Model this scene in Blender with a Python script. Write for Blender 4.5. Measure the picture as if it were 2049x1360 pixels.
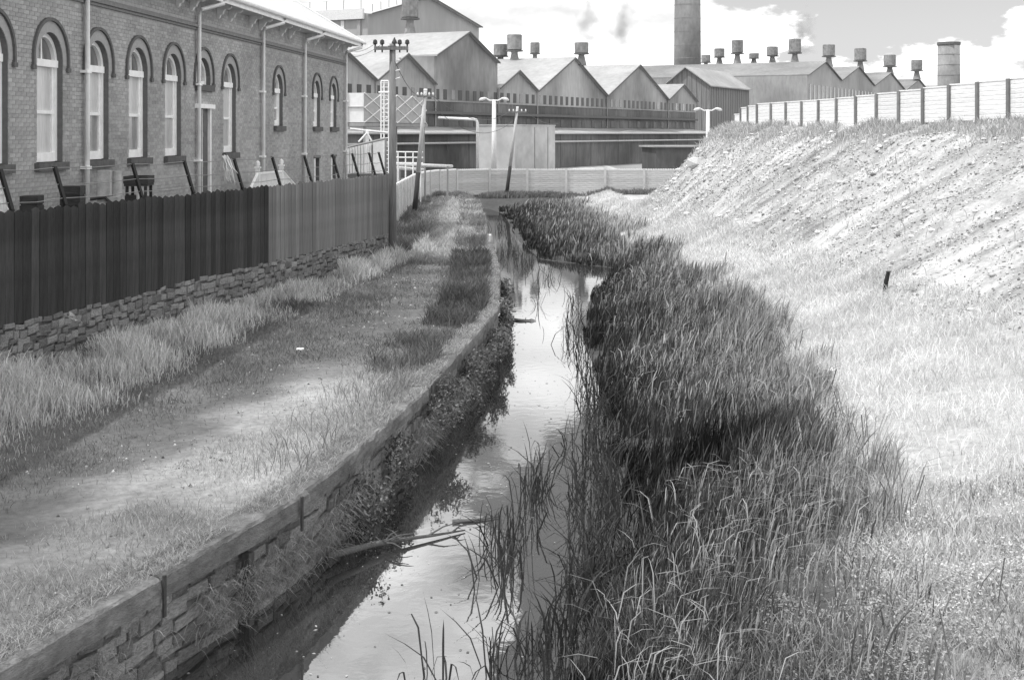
import bpy, math, random
import numpy as np
from mathutils import Vector, Matrix
from mathutils.geometry import tessellate_polygon

random.seed(7)
rng = np.random.default_rng(7)
for o in list(bpy.data.objects):
    bpy.data.objects.remove(o, do_unlink=True)
scene = bpy.context.scene
col = scene.collection

# ------------------------------------------------------------------ camera
F = 2600.0                      # focal length in pixels of the 2049 px wide photograph
CAMZ, HOR = 4.0, 267.0          # eye height over the towpath, row of the horizon
cam_d = bpy.data.cameras.new('camera')
cam_d.sensor_width = 36.0
cam_d.lens = 36.0 * F / 2049.0
cam_d.shift_y = -(680.0 - HOR) / 2049.0
cam_d.clip_start, cam_d.clip_end = 0.1, 5000
cam = bpy.data.objects.new('camera', cam_d)
cam.location = (0, 0, CAMZ)
cam.rotation_euler = (math.radians(90), 0, 0)
col.objects.link(cam)
scene.camera = cam

# ------------------------------------------------------------------ sky and sun
SUN_EL = math.radians(61)
S = Vector((-1.0, -0.35, 0)).normalized() * math.cos(SUN_EL)
S.z = math.sin(SUN_EL)
world = bpy.data.worlds.new('World')
scene.world = world
world.use_nodes = True
wt = world.node_tree
wt.nodes.clear()
def wn(t, **k):
    n = wt.nodes.new(t)
    for a, b in k.items():
        setattr(n, a, b)
    return n
def wmath(op, a, b=None, clamp=False):
    n = wn('ShaderNodeMath', operation=op, use_clamp=clamp)
    for i, v in enumerate((a, b)):
        if v is None: continue
        if isinstance(v, (int, float)): n.inputs[i].default_value = v
        else: wt.links.new(v, n.inputs[i])
    return n.outputs[0]
sky = wn('ShaderNodeTexSky', sky_type='NISHITA', sun_disc=False)
sky.sun_elevation = SUN_EL
sky.sun_rotation = math.atan2(S.x, S.y)
sky.altitude = 50
sky.air_density = 1.0
bw = wn('ShaderNodeRGBToBW')
wt.links.new(sky.outputs[0], bw.inputs[0])
tc = wn('ShaderNodeTexCoord')
mp = wn('ShaderNodeMapping')
mp.inputs['Location'].default_value = (1.7, 0.4, 0.3)
mp.inputs['Scale'].default_value = (1.0, 1.0, 2.2)
wt.links.new(tc.outputs['Generated'], mp.inputs['Vector'])
n1 = wn('ShaderNodeTexNoise')
n1.inputs['Scale'].default_value = 4.5
n1.inputs['Detail'].default_value = 9
n1.inputs['Roughness'].default_value = 0.58
wt.links.new(mp.outputs[0], n1.inputs['Vector'])
n2 = wn('ShaderNodeTexNoise')
n2.inputs['Scale'].default_value = 7.0
n2.inputs['Detail'].default_value = 8
n2.inputs['Roughness'].default_value = 0.5
wt.links.new(mp.outputs[0], n2.inputs['Vector'])
# one clear gap in the cloud bank, up to the right over the works
dist = wn('ShaderNodeVectorMath', operation='DISTANCE')
dist.inputs[1].default_value = Vector((0.309, 0.867, 0.389))
wt.links.new(tc.outputs['Generated'], dist.inputs[0])
gap = wmath('MULTIPLY', wmath('SUBTRACT', 0.336, dist.outputs['Value']), 6.5)
gap = wmath('MAXIMUM', gap, -0.11)
cl = wmath('SUBTRACT', wmath('SUBTRACT', wmath('MULTIPLY', n1.outputs['Fac'], 1.5), 0.25), gap)
ramp = wn('ShaderNodeMapRange', interpolation_type='SMOOTHSTEP')
ramp.inputs['From Min'].default_value = 0.50
ramp.inputs['From Max'].default_value = 0.55
wt.links.new(cl, ramp.inputs['Value'])
shade = wn('ShaderNodeMapRange')
shade.inputs['From Min'].default_value = 0.3
shade.inputs['From Max'].default_value = 0.7
shade.inputs['To Min'].default_value = 6.0
shade.inputs['To Max'].default_value = 21.0
wt.links.new(n2.outputs['Fac'], shade.inputs['Value'])
skyv = wmath('MULTIPLY', bw.outputs[0], 1.3)
mixv = wn('ShaderNodeMix', data_type='FLOAT')
wt.links.new(ramp.outputs[0], mixv.inputs['Factor'])
wt.links.new(skyv, mixv.inputs['A'])
wt.links.new(shade.outputs[0], mixv.inputs['B'])
bg = wn('ShaderNodeBackground')
bg.inputs['Strength'].default_value = 0.1
wt.links.new(mixv.outputs['Result'], bg.inputs['Color'])
wo = wn('ShaderNodeOutputWorld')
wt.links.new(bg.outputs[0], wo.inputs[0])

sun_d = bpy.data.lights.new('sun', 'SUN')
sun_d.energy = 2.8
sun_d.angle = math.radians(0.6)
sun_d.color = (1.0, 1.0, 1.0)
sun = bpy.data.objects.new('sun', sun_d)
sun.rotation_euler = S.to_track_quat('Z', 'Y').to_euler()
sun.location = (-40, 10, 60)
col.objects.link(sun)

scene.view_settings.view_transform = 'Standard'
scene.view_settings.look = 'None'
scene.view_settings.exposure = 0.18
scene.view_settings.gamma = 1.0

# ------------------------------------------------------------------ helpers
def P(px, py, Y):
    """point of the place seen at photo pixel (px, py) at distance Y"""
    return Vector(((px - 1024.0) / F * Y, Y, CAMZ - (py - HOR) / F * Y))

MATS = {}
def mat(name, val, rough=0.9, ns=6.0, na=0.25, bump=0.0, bs=None, attr=None, rnd=0.0,
        stretch=(1, 1, 1), metal=0.0, spec=0.3, trans=0.0, coords='Object', blot=0.0, blots=0.6):
    if name in MATS: return MATS[name]
    m = bpy.data.materials.new(name)
    m.use_nodes = True
    nt = m.node_tree
    nt.nodes.clear()
    def N(t, **k):
        n = nt.nodes.new(t)
        for a, b in k.items(): setattr(n, a, b)
        return n
    def M(op, a, b):
        n = N('ShaderNodeMath', operation=op)
        for i, v in enumerate((a, b)):
            if isinstance(v, (int, float)): n.inputs[i].default_value = v
            else: nt.links.new(v, n.inputs[i])
        return n.outputs[0]
    out = N('ShaderNodeOutputMaterial')
    b = N('ShaderNodeBsdfPrincipled')
    b.inputs['Roughness'].default_value = rough
    b.inputs['Metallic'].default_value = metal
    b.inputs['Specular IOR Level'].default_value = spec
    t = N('ShaderNodeTexCoord')
    mpn = N('ShaderNodeMapping')
    mpn.inputs['Scale'].default_value = stretch
    nt.links.new(t.outputs[coords], mpn.inputs['Vector'])
    v = val
    nz = None
    if na or bump:
        nz = N('ShaderNodeTexNoise')
        nz.inputs['Scale'].default_value = ns
        nz.inputs['Detail'].default_value = 6
        nz.inputs['Roughness'].default_value = 0.62
        nt.links.new(mpn.outputs[0], nz.inputs['Vector'])
    if na:
        mr = N('ShaderNodeMapRange')
        mr.inputs['From Min'].default_value = 0.28
        mr.inputs['From Max'].default_value = 0.72
        mr.inputs['To Min'].default_value = 1 - na
        mr.inputs['To Max'].default_value = 1 + na
        nt.links.new(nz.outputs['Fac'], mr.inputs['Value'])
        v = M('MULTIPLY', mr.outputs[0], v)
    if blot:
        nb = N('ShaderNodeTexNoise')
        nb.inputs['Scale'].default_value = blots
        nb.inputs['Detail'].default_value = 4
        nt.links.new(t.outputs[coords], nb.inputs['Vector'])
        mr = N('ShaderNodeMapRange')
        mr.inputs['From Min'].default_value = 0.35
        mr.inputs['From Max'].default_value = 0.65
        mr.inputs['To Min'].default_value = 1 - blot
        mr.inputs['To Max'].default_value = 1 + blot
        nt.links.new(nb.outputs['Fac'], mr.inputs['Value'])
        v = M('MULTIPLY', mr.outputs[0], v)
    if attr:
        an = N('ShaderNodeAttribute', attribute_name=attr)
        v = M('MULTIPLY', an.outputs['Fac'], v)
    if rnd:
        oi = N('ShaderNodeObjectInfo')
        v = M('MULTIPLY', M('ADD', M('MULTIPLY', oi.outputs['Random'], 2 * rnd), 1 - rnd), v)
    if isinstance(v, (int, float)):
        b.inputs['Base Color'].default_value = (v, v, v, 1)
    else:
        cmb = N('ShaderNodeCombineColor')
        for i in range(3): nt.links.new(v, cmb.inputs[i])
        nt.links.new(cmb.outputs[0], b.inputs['Base Color'])
    if bump:
        if bs:
            n3 = N('ShaderNodeTexNoise')
            n3.inputs['Scale'].default_value = bs
            n3.inputs['Detail'].default_value = 5
            nt.links.new(mpn.outputs[0], n3.inputs['Vector'])
        else: n3 = nz
        bp = N('ShaderNodeBump')
        bp.inputs['Strength'].default_value = min(1.0, bump)
        bp.inputs['Distance'].default_value = 0.03
        nt.links.new(n3.outputs['Fac'], bp.inputs['Height'])
        nt.links.new(bp.outputs[0], b.inputs['Normal'])
    if trans:
        tr = N('ShaderNodeBsdfTranslucent')
        if isinstance(v, (int, float)): tr.inputs[0].default_value = (v, v, v, 1)
        else: nt.links.new(cmb.outputs[0], tr.inputs[0])
        mx = N('ShaderNodeMixShader')
        mx.inputs[0].default_value = trans
        nt.links.new(b.outputs[0], mx.inputs[1])
        nt.links.new(tr.outputs[0], mx.inputs[2])
        nt.links.new(mx.outputs[0], out.inputs[0])
    else:
        nt.links.new(b.outputs[0], out.inputs[0])
    MATS[name] = m
    return m

def link(o, parent=None):
    col.objects.link(o)
    if parent is not None: o.parent = parent
    return o
def tag(o, label=None, cat=None, group=None, kind=None):
    if label: o['label'] = label
    if cat: o['category'] = cat
    if group: o['group'] = group
    if kind: o['kind'] = kind
    return o
def thing(name, loc, label, cat, group=None):
    o = bpy.data.objects.new(name, None)
    o.empty_display_size = 0.2
    o.location = loc
    link(o)
    return tag(o, label, cat, group)

class MB:
    def __init__(s): s.v, s.f, s.t = [], [], []
    def add(s, vs, fs, tone=1.0):
        n = len(s.v)
        s.v += [tuple(p) for p in vs]
        s.f += [tuple(i + n for i in f) for f in fs]
        s.t += [tone] * len(vs)
    def obox(s, o, ax, ay, az, tone=1.0):
        """box with corner o and edge vectors ax ay az"""
        o, ax, ay, az = Vector(o), Vector(ax), Vector(ay), Vector(az)
        vs = [o, o+ax, o+ax+ay, o+ay, o+az, o+ax+az, o+ax+ay+az, o+ay+az]
        s.add(vs, [(0,3,2,1),(4,5,6,7),(0,1,5,4),(1,2,6,5),(2,3,7,6),(3,0,4,7)], tone)
    def box(s, c, sz, rz=0.0, tone=1.0):
        c = Vector(c); ca, sa = math.cos(rz), math.sin(rz)
        ax = Vector((ca, sa, 0)) * sz[0]; ay = Vector((-sa, ca, 0)) * sz[1]; az = Vector((0, 0, sz[2]))
        s.obox(c - ax/2 - ay/2 - az/2, ax, ay, az, tone)
    def tube(s, pts, rads, n=8, cap=True, tone=1.0):
        pts = [Vector(p) for p in pts]
        if isinstance(rads, (int, float)): rads = [rads] * len(pts)
        vs, fs = [], []
        for i, p in enumerate(pts):
            d = (pts[min(i+1, len(pts)-1)] - pts[max(i-1, 0)])
            d = d.normalized() if d.length > 1e-9 else Vector((0,0,1))
            up = Vector((0,0,1)) if abs(d.z) < 0.9 else Vector((1,0,0))
            a = d.cross(up).normalized(); b = a.cross(d)
            for k in range(n):
                t = 2*math.pi*k/n
                vs.append(p + (a*math.cos(t) + b*math.sin(t)) * rads[i])
        for i in range(len(pts)-1):
            for k in range(n):
                k2 = (k+1) % n
                fs.append((i*n+k, (i+1)*n+k, (i+1)*n+k2, i*n+k2))
        if cap:
            fs.append(tuple(range(n)))
            fs.append(tuple((len(pts)-1)*n + k for k in reversed(range(n))))
        s.add(vs, fs, tone)
    def quad(s, a, b, c, d, tone=1.0): s.add([a,b,c,d], [(0,1,2,3)], tone)
    def slab(s, pts, off, tone=1.0):
        """polygon pts extruded by vector off"""
        pts = [Vector(p) for p in pts]; off = Vector(off); n = len(pts)
        fs = [tuple(reversed(range(n))), tuple(range(n, 2*n))]
        for i in range(n):
            j = (i+1) % n
            fs.append((i, j, n+j, n+i))
        s.add(pts + [p+off for p in pts], fs, tone)
    def mesh(s, name, m=None, smooth=False, recalc=True):
        me = bpy.data.meshes.new(name)
        me.from_pydata(s.v, [], s.f)
        if any(t != 1.0 for t in s.t):
            a = me.attributes.new('tone', 'FLOAT', 'POINT')
            a.data.foreach_set('value', s.t)
        if recalc:
            import bmesh
            b = bmesh.new(); b.from_mesh(me)
            bmesh.ops.recalc_face_normals(b, faces=b.faces)
            b.to_mesh(me); b.free()
        if smooth:
            me.polygons.foreach_set('use_smooth', [True]*len(me.polygons))
        if m: me.materials.append(m)
        me.update()
        return me
    def build(s, name, m, parent=None, smooth=False, recalc=True):
        o = bpy.data.objects.new(name, s.mesh(name, m, smooth, recalc))
        link(o, parent)
        if parent is not None:
            o.matrix_parent_inverse = Matrix.Translation(parent.matrix_basis.translation).inverted() if parent.parent is None else Matrix()
            # geometry is given in world coordinates: undo the parent's translation
            o.matrix_parent_inverse = world_of(parent).inverted()
        return o
def world_of(o):
    mtx = o.matrix_basis.copy()
    if o.parent is not None:
        mtx = world_of(o.parent) @ o.matrix_parent_inverse @ mtx
    return mtx
def inst(name, me, parent, mtx):
    """a part that shares mesh data, placed by world matrix mtx"""
    o = bpy.data.objects.new(name, me)
    link(o, parent)
    if parent is not None: o.matrix_parent_inverse = world_of(parent).inverted()
    o.matrix_basis = mtx
    return o
def TRS(loc, rz=0.0, sc=(1,1,1)):
    return Matrix.Translation(Vector(loc)) @ Matrix.Rotation(rz, 4, 'Z') @ Matrix.Diagonal((*sc, 1))
def raw_mesh(name, V, tris=None, quads=None, tone=None, m=None, smooth=False):
    """fast mesh from numpy arrays"""
    me = bpy.data.meshes.new(name)
    nt = 0 if tris is None else len(tris); nq = 0 if quads is None else len(quads)
    me.vertices.add(len(V)); me.vertices.foreach_set('co', np.ascontiguousarray(V, np.float32).ravel())
    li = []
    if nq: li.append(quads.ravel())
    if nt: li.append(tris.ravel())
    li = np.concatenate(li).astype(np.int32)
    me.loops.add(len(li)); me.loops.foreach_set('vertex_index', li)
    me.polygons.add(nq + nt)
    st = np.concatenate([np.arange(nq)*4, nq*4 + np.arange(nt)*3]).astype(np.int32)
    me.polygons.foreach_set('loop_start', st)
    if smooth: me.polygons.foreach_set('use_smooth', np.ones(nq+nt, bool))
    if tone is not None:
        a = me.attributes.new('tone', 'FLOAT', 'POINT')
        a.data.foreach_set('value', np.ascontiguousarray(tone, np.float32))
    if m: me.materials.append(m)
    me.update(calc_edges=True); me.validate()
    return me
def fbm(x, y, seed=0, octaves=4, sc=1.0):
    """cheap value noise on arrays, 0..1"""
    r = np.random.default_rng(seed)
    tab = r.random((256, 256))
    out = 0; amp = 1.0; tot = 0
    x = np.asarray(x, float)*sc; y = np.asarray(y, float)*sc
    for _ in range(octaves):
        xi = np.floor(x).astype(int); yi = np.floor(y).astype(int)
        fx = x-xi; fy = y-yi
        fx = fx*fx*(3-2*fx); fy = fy*fy*(3-2*fy)
        g = lambda a, b: tab[a % 256, b % 256]
        out = out + amp*((g(xi,yi)*(1-fx)+g(xi+1,yi)*fx)*(1-fy) + (g(xi,yi+1)*(1-fx)+g(xi+1,yi+1)*fx)*fy)
        tot += amp; amp *= 0.5; x = x*2.03+17.1; y = y*2.03+5.7
    return out/tot
def sstep(a, b, x):
    t = np.clip((np.asarray(x, float)-a)/(b-a), 0, 1)
    return t*t*(3-2*t)

# ------------------------------------------------------------------ plan of the place
WATER = -0.95
_cy = [-20, 0, 5, 9.7, 14.4, 19.9, 29.5, 38, 46.5, 62, 77, 84, 92]
_cx = [-13.0, -7.05, -5.4, -3.84, -2.24, -1.33, -0.27, -0.36, -0.66, -1.05, -1.75, -2.6, -4.2]
_yy = np.arange(-20, 92.01, 0.25)
_xx = np.interp(_yy, _cy, _cx)
_k = np.exp(-0.5*(np.arange(-8, 9)/3.2)**2); _k /= _k.sum()
_xs = np.convolve(np.pad(_xx, 8, mode='edge'), _k, 'valid')
_xs[:12] = _xx[:12]; _xs[-12:] = _xx[-12:]
def xc(Y): return np.interp(Y, _yy, _xs)                                            # canal edge, towpath side
def xw(Y): return np.interp(Y, [-20, 5, 10, 12.4, 17.5, 24, 30, 38, 44, 47.5, 51, 59.5, 71, 80, 84, 92],
                               [-7, -1.4, 0.0, 0.40, 1.35, 1.50, 1.50, 2.0, 3.2, 3.6, 0.9, 0.10, -0.35, -0.8, -1.5, -3.2])   # water edge, reed side
def xr(Y): return np.interp(Y, [0, 13, 17, 21, 31, 39, 63, 92], [4.3, 4.5, 4.9, 5.2, 6.2, 6.0, 5.4, 5.0])          # end of the reeds
def xt(Y): return np.interp(Y, [0, 14, 24, 30.3, 44.6, 64, 92], [11.5, 10.6, 9.4, 8.5, 7.4, 6.6, 6.4])              # foot of the spoil bank
def xcrest(Y): return np.interp(Y, [0, 24, 40, 52, 62, 66, 92], [21.0, 17.4, 14.6, 12.7, 11.0, 10.5, 10.3])
ZC = 4.35
def xf(Y): return -8.5 + 0.224*(np.asarray(Y, float) - 21.5)                         # timber fence line
FENCE0, FENCE1 = 10.5, 42.0
_wy = [43.3, 52, 62, 74, 82, 86.5, 88.5, 89.6, 90]
_wx = [-4.6, -5.05, -5.3, -5.6, -5.4, -4.6, -3.5, -1.8, 0]
def xwall(Y): return np.interp(Y, _wy, _wx)
YARD = 1.5
def ground_z(X, Y):
    X = np.asarray(X, float); Y = np.asarray(Y, float)
    c = xc(Y); w = np.maximum(xw(Y), c+0.5); r = np.maximum(xr(Y), w+1.2); t = np.maximum(xt(Y), r+0.3); cr = np.maximum(xcrest(Y), t+2)
    z = np.zeros_like(X+Y)
    endc = sstep(88.0, 85.0, Y)             # the canal ends before the boundary wall
    bank = sstep(74.0, 65.5, Y)
    # profile right of the canal edge
    def seg(x0, z0, x1, z1, cur):
        f = np.clip((X-x0)/np.maximum(x1-x0, 1e-3), 0, 1)
        return np.where(X >= x0, z0 + (z1-z0)*f, cur)
    zr = np.full_like(z, -1.7)
    zr = seg(c+0.2, -1.7, w-0.5, -1.5, zr)
    zr = seg(w-0.5, -1.5, w, -0.98, zr)
    zr = seg(w, -0.98, w+0.9, -0.86, zr)
    zr = seg(w+0.9, -0.86, r, -0.35, zr)
    zr = seg(r, -0.35, t, 0.2, zr)
    zt = np.where(X > t, 0.2 + (ZC-0.2)*np.clip((X-t)/(cr-t), 0, 1), zr)
    # rounding of the foot and the crest, gullies on the slope
    f = np.clip((X-t)/(cr-t), -0.3, 1.3)
    zt = zt - 0.25*np.exp(-((f-1)/0.07)**2)*bank
    sl = np.exp(-((f-0.5)/0.38)**4)
    v = Y + 0.12*X + 1.2*fbm(X, Y, 8, 2, .5)
    zt = zt + sl*bank*((fbm(X*.5+v*.2, v*0.7, 3)-0.5)*0.30 + (fbm(v*2.4, X*1.3, 4, 3)-0.5)*0.10)
    zr = np.where(X > t, zt*bank + (1-bank)*(-0.15), zr)
    zr = zr + np.where(X > w+0.5, (fbm(X, Y, 5, sc=0.9)-0.5)*0.16, 0)
    zr = zr*endc + (1-endc)*np.where(X < r, -0.35, np.where(X > t, zr, -0.2))
    # towpath side
    zl = (fbm(X, Y, 6, sc=0.8)-0.5)*0.10 - 0.02
    zl = zl + 0.10*sstep(4.0, 7.0, c-X)*(Y < 44)
    yard = np.where(Y < FENCE1+0.6, sstep(-0.35, -1.2, X-xf(Y)), 0)*YARD
    zl = zl + yard
    zl = zl - 0.15*sstep(66, 88, Y)
    z = np.where(X < c-0.24, zl, zr)
    return z
def hit(px, py, y0=8.0, y1=110.0):
    Y = np.arange(y0, y1, 0.02)
    X = (px-1024)/F*Y; Z = CAMZ-(py-HOR)/F*Y
    g = np.maximum(ground_z(X, Y), WATER)
    i = int(np.argmax(Z <= g))
    return Vector((X[i], Y[i], g[i]))

# ------------------------------------------------------------------ ground
ul = [-900,-400,-200,-120,-80,-50,-35,-26,-20,-16,-13,-11.5] + list(np.arange(-10.5, -0.4, 0.3)) + [-0.36, -0.26]
ur = [-0.22] + list(np.arange(0.1, 26, 0.22)) + [27,29,32,36,42,50,65,90,130,200,400,900]
U = np.array(ul + ur)
Yg = np.concatenate([[-60,-30,-15,-5,0,3], np.arange(5, 30, 0.22), np.arange(30, 60, 0.3), np.arange(60, 94, 0.4),
                     [95,97,100,105,112,120,135,160,200,260,340,460,640,900,1400]])
UU, YY = np.meshgrid(U, Yg)
XX = UU + xc(YY)
ZZ = ground_z(XX, YY)
far = sstep(92, 110, YY)
ZZ = ZZ*(1-far) + 0.0*far
V = np.stack([XX, YY, ZZ], -1).reshape(-1, 3)
nx = len(U)
idx = np.arange(len(Yg)*nx).reshape(len(Yg), nx)
Q = np.stack([idx[:-1,:-1], idx[:-1,1:], idx[1:,1:], idx[1:,:-1]], -1).reshape(-1, 4)
# albedo of what lies on the ground: trodden towpath, mud under the reeds, bleached turf, broken spoil
def ground_tone(X, Y):
    c, w, r, t, cr = xc(Y), xw(Y), xr(Y), xt(Y), xcrest(Y)
    n = fbm(X, Y, 11, 4, 0.7); n2 = fbm(X, Y, 12, 4, 2.5)
    path = 0.13 + 0.20*n + 0.16*n2
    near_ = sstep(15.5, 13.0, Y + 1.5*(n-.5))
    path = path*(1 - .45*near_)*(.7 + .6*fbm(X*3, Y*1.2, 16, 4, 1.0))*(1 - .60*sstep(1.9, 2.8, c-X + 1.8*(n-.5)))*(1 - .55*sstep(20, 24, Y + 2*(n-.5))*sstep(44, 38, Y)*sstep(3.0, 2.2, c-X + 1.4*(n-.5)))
    mud = 0.05 + 0.05*n2
    turf = 0.30 + 0.2*n2
    v = Y + 0.12*X
    st = fbm(v*1.3, X*0.16, 13, 4); st2 = fbm(v*5.0, X*0.5, 14, 3)
    spoil = 0.41 + 0.22*(st-0.5) + 0.24*(st2-0.5) + 0.36*(fbm((v+.5*fbm(X, Y, 18, 2, .8))*9, X*1.1, 17, 3)-0.5) + 0.22*(n2-0.5) + 0.30*(fbm(X, Y, 15, 3, .25)-.5)
    a = np.where(X < c, path, mud)
    a = np.where(X > w+0.3, mud + (turf-mud)*sstep(-1.6, 0.4, X-r), a)
    a = np.where(X > t-0.4, turf + (spoil-turf)*sstep(-0.4, 1.0, X-t), a)
    a = np.where(X > cr+1.5, 0.22+0.1*n, a)
    a = np.where((X < xf(Y)-0.3) & (Y < 44), 0.2+0.1*n, a)
    return a
TT = ground_tone(V[:,0], V[:,1])
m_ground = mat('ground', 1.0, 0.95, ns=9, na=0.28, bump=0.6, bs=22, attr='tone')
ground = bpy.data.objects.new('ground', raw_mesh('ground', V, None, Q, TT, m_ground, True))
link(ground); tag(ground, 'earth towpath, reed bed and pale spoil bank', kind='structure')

# ------------------------------------------------------------------ water
def water_material():
    m = bpy.data.materials.new('canal_water'); m.use_nodes = True
    nt = m.node_tree; nt.nodes.clear()
    out = nt.nodes.new('ShaderNodeOutputMaterial')
    gl = nt.nodes.new('ShaderNodeBsdfGlossy'); gl.inputs['Roughness'].default_value = 0.012
    gl.inputs['Color'].default_value = (0.95,)*3 + (1,)
    df = nt.nodes.new('ShaderNodeBsdfDiffuse'); df.inputs['Color'].default_value = (0.035,)*3 + (1,)
    fr = nt.nodes.new('ShaderNodeFresnel'); fr.inputs['IOR'].default_value = 4.6
    mx = nt.nodes.new('ShaderNodeMixShader')
    t = nt.nodes.new('ShaderNodeTexCoord')
    nz = nt.nodes.new('ShaderNodeTexNoise'); nz.inputs['Scale'].default_value = 5.0; nz.inputs['Detail'].default_value = 3
    nt.links.new(t.outputs['Object'], nz.inputs['Vector'])
    bp = nt.nodes.new('ShaderNodeBump'); bp.inputs['Strength'].default_value = 0.05; bp.inputs['Distance'].default_value = 0.02
    nt.links.new(nz.outputs['Fac'], bp.inputs['Height'])
    for n in (gl, fr): nt.links.new(bp.outputs[0], n.inputs['Normal'])
    nt.links.new(fr.outputs[0], mx.inputs[0]); nt.links.new(df.outputs[0], mx.inputs[1]); nt.links.new(gl.outputs[0], mx.inputs[2])
    nt.links.new(mx.outputs[0], out.inputs[0])
    return m
b = MB()
ys = list(np.arange(2, 87.5, 1.5))
for y0, y1 in zip(ys[:-1], ys[1:]):
    b.quad((xc(y0)-0.15, y0, WATER), (xw(y0)+1.0, y0, WATER), (xw(y1)+1.0, y1, WATER), (xc(y1)-0.15, y1, WATER))
water = b.build('canal_water', water_material(), recalc=False)
tag(water, 'still dark canal water mirroring the sky', kind='structure')

# ------------------------------------------------------------------ stones
def stone_mesh(seed, m):
    r = random.Random(seed)
    j = lambda a: r.uniform(-a, a)
    vs = []
    for y in (0.0, -0.75):                       # back then front rim (front is -y)
        s = 1.0 if y == 0 else 0.96
        for x, z in ((-.5,-.5),(0,-.5),(.5,-.5),(.5,0),(.5,.5),(0,.5),(-.5,.5),(-.5,0)):
            vs.append((x*s+j(.035), y+j(.06), z*s+j(.05)))
    for x, z in ((-.3,-.28),(.3,-.28),(.3,.28),(-.3,.28)):
        vs.append((x+j(.06), -1.0+j(.12), z+j(.06)))
    fs = [(i, (i+1)%8, 8+(i+1)%8, 8+i) for i in range(8)]
    fs += [(8,9,17,16),(9,10,17),(10,11,17),(11,12,18,17),(12,13,18),(13,14,19,18),(14,15,19),(15,8,16,19),(16,17,18,19)]
    b = MB(); b.add(vs, fs)
    return b.mesh('stone', m)
m_stone = mat('rubble_stone', 0.24, 0.95, ns=5, na=0.45, bump=0.9, bs=12, rnd=0.35, coords='Object')
STONES = [stone_mesh(100+i, m_stone) for i in range(10)]
m_mortar = mat('lime_mortar', 0.17, 0.95, ns=14, na=0.4, bump=0.6)
m_mortar_d = mat('dark_mortar', 0.15, 0.95, ns=14, na=0.4, bump=0.6)
def lay_stones(name_parent, frame, s0, s1, z0, z1, hrange, lrange, limit, depth=0.10, seed=1):
    """rows of rubble along frame(s) -> (point, tangent angle); past limit the rest is one part"""
    r = random.Random(seed)
    z = z0; cells = []
    while z < z1-0.04:
        h = min(r.uniform(*hrange), z1-z)
        s = s0 - r.uniform(0, .3)
        while s < s1:
            L = r.uniform(*lrange)
            g = r.uniform(.8, 1.25); cells.append((s+L/2, z+h/2 + r.uniform(-.04,.04), (L-0.012), (h-0.012)*g))
            s += L
        z += h
    cells.sort(key=lambda c: -c[2]*c[3]/(1+frame(c[0])[0].y)**2)
    rest = MB()
    for k, (s, zc, L, h) in enumerate(cells):
        p, a = frame(s)
        mtx = Matrix.Translation((p.x, p.y, zc)) @ Matrix.Rotation(a, 4, 'Z') @ Matrix.Rotation(r.uniform(-.14,.14), 4, 'Y') @ Matrix.Diagonal((L, depth*r.uniform(.75,1.35), h, 1))
        me = STONES[r.randrange(len(STONES))]
        if k < limit: inst('stone', me, name_parent, mtx)
        else: rest.add([mtx @ v.co for v in me.vertices], [tuple(p.vertices) for p in me.polygons])
    if rest.v:
        o = rest.build('rubble', m_stone, name_parent, recalc=False); o['kind'] = 'stuff'

# ------------------------------------------------------------------ canal wall with timber coping
cw = thing('canal_wall', (float(xc(12)), 12, WATER), 'rubble stone canal wall with rough timber coping beams along the towpath', 'canal wall')
_sy = np.arange(4.0, 52.0, 0.1); _sx = xc(_sy)
_ss = np.concatenate([[0], np.cumsum(np.hypot(np.diff(_sx), np.diff(_sy)))])
def cframe(s, off=0.0):
    y = float(np.interp(s, _ss, _sy)); x = float(xc(y))
    dx = (float(xc(y+.15))-float(xc(y-.15)))/.3
    n = Vector((1, -dx, 0)).normalized(); tg = Vector((dx, 1, 0)).normalized()
    return Vector((x, y, 0)) + n*off, math.atan2(tg.y, tg.x), n, tg
b = MB()
for i in range(0, 470, 5):
    p0, _, n0, _ = cframe(_ss[i]); p1, _, n1_, _ = cframe(_ss[min(i+5, 479)])
    b.quad(p0-n0*.12+Vector((0,0,-1.75)), p1-n1_*.12+Vector((0,0,-1.75)), p1-n1_*.12+Vector((0,0,-.02)), p0-n0*.12+Vector((0,0,-.02)))
b.build('wall_core', m_mortar_d, cw)
def s_of(y): return float(np.interp(y, _sy, _ss))
lay_stones(cw, lambda s: (cframe(s, -0.13)[0], cframe(s)[1]), s_of(5), s_of(26), -1.12, -0.13, (.09,.24), (.14,.50), 260, 0.065, 3)
lay_stones(cw, lambda s: (cframe(s, -0.13)[0], cframe(s)[1]), s_of(26), s_of(51), -1.12, -0.13, (.15,.26), (.3,.6), 0, 0.07, 4)
m_beam = mat('weathered_coping_timber', 0.17, 0.9, ns=3, na=0.35, bump=0.7, bs=11, rnd=0.18, stretch=(3,3,8), blot=.25, blots=2.0)
brk = [4.2, 7.6, 9.3, 11.6, 14.4, 17.2, 20.3, 23.6, 27, 30.6, 34.4, 38.5, 43, 47.5, 51.5]
rb = random.Random(5)
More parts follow.
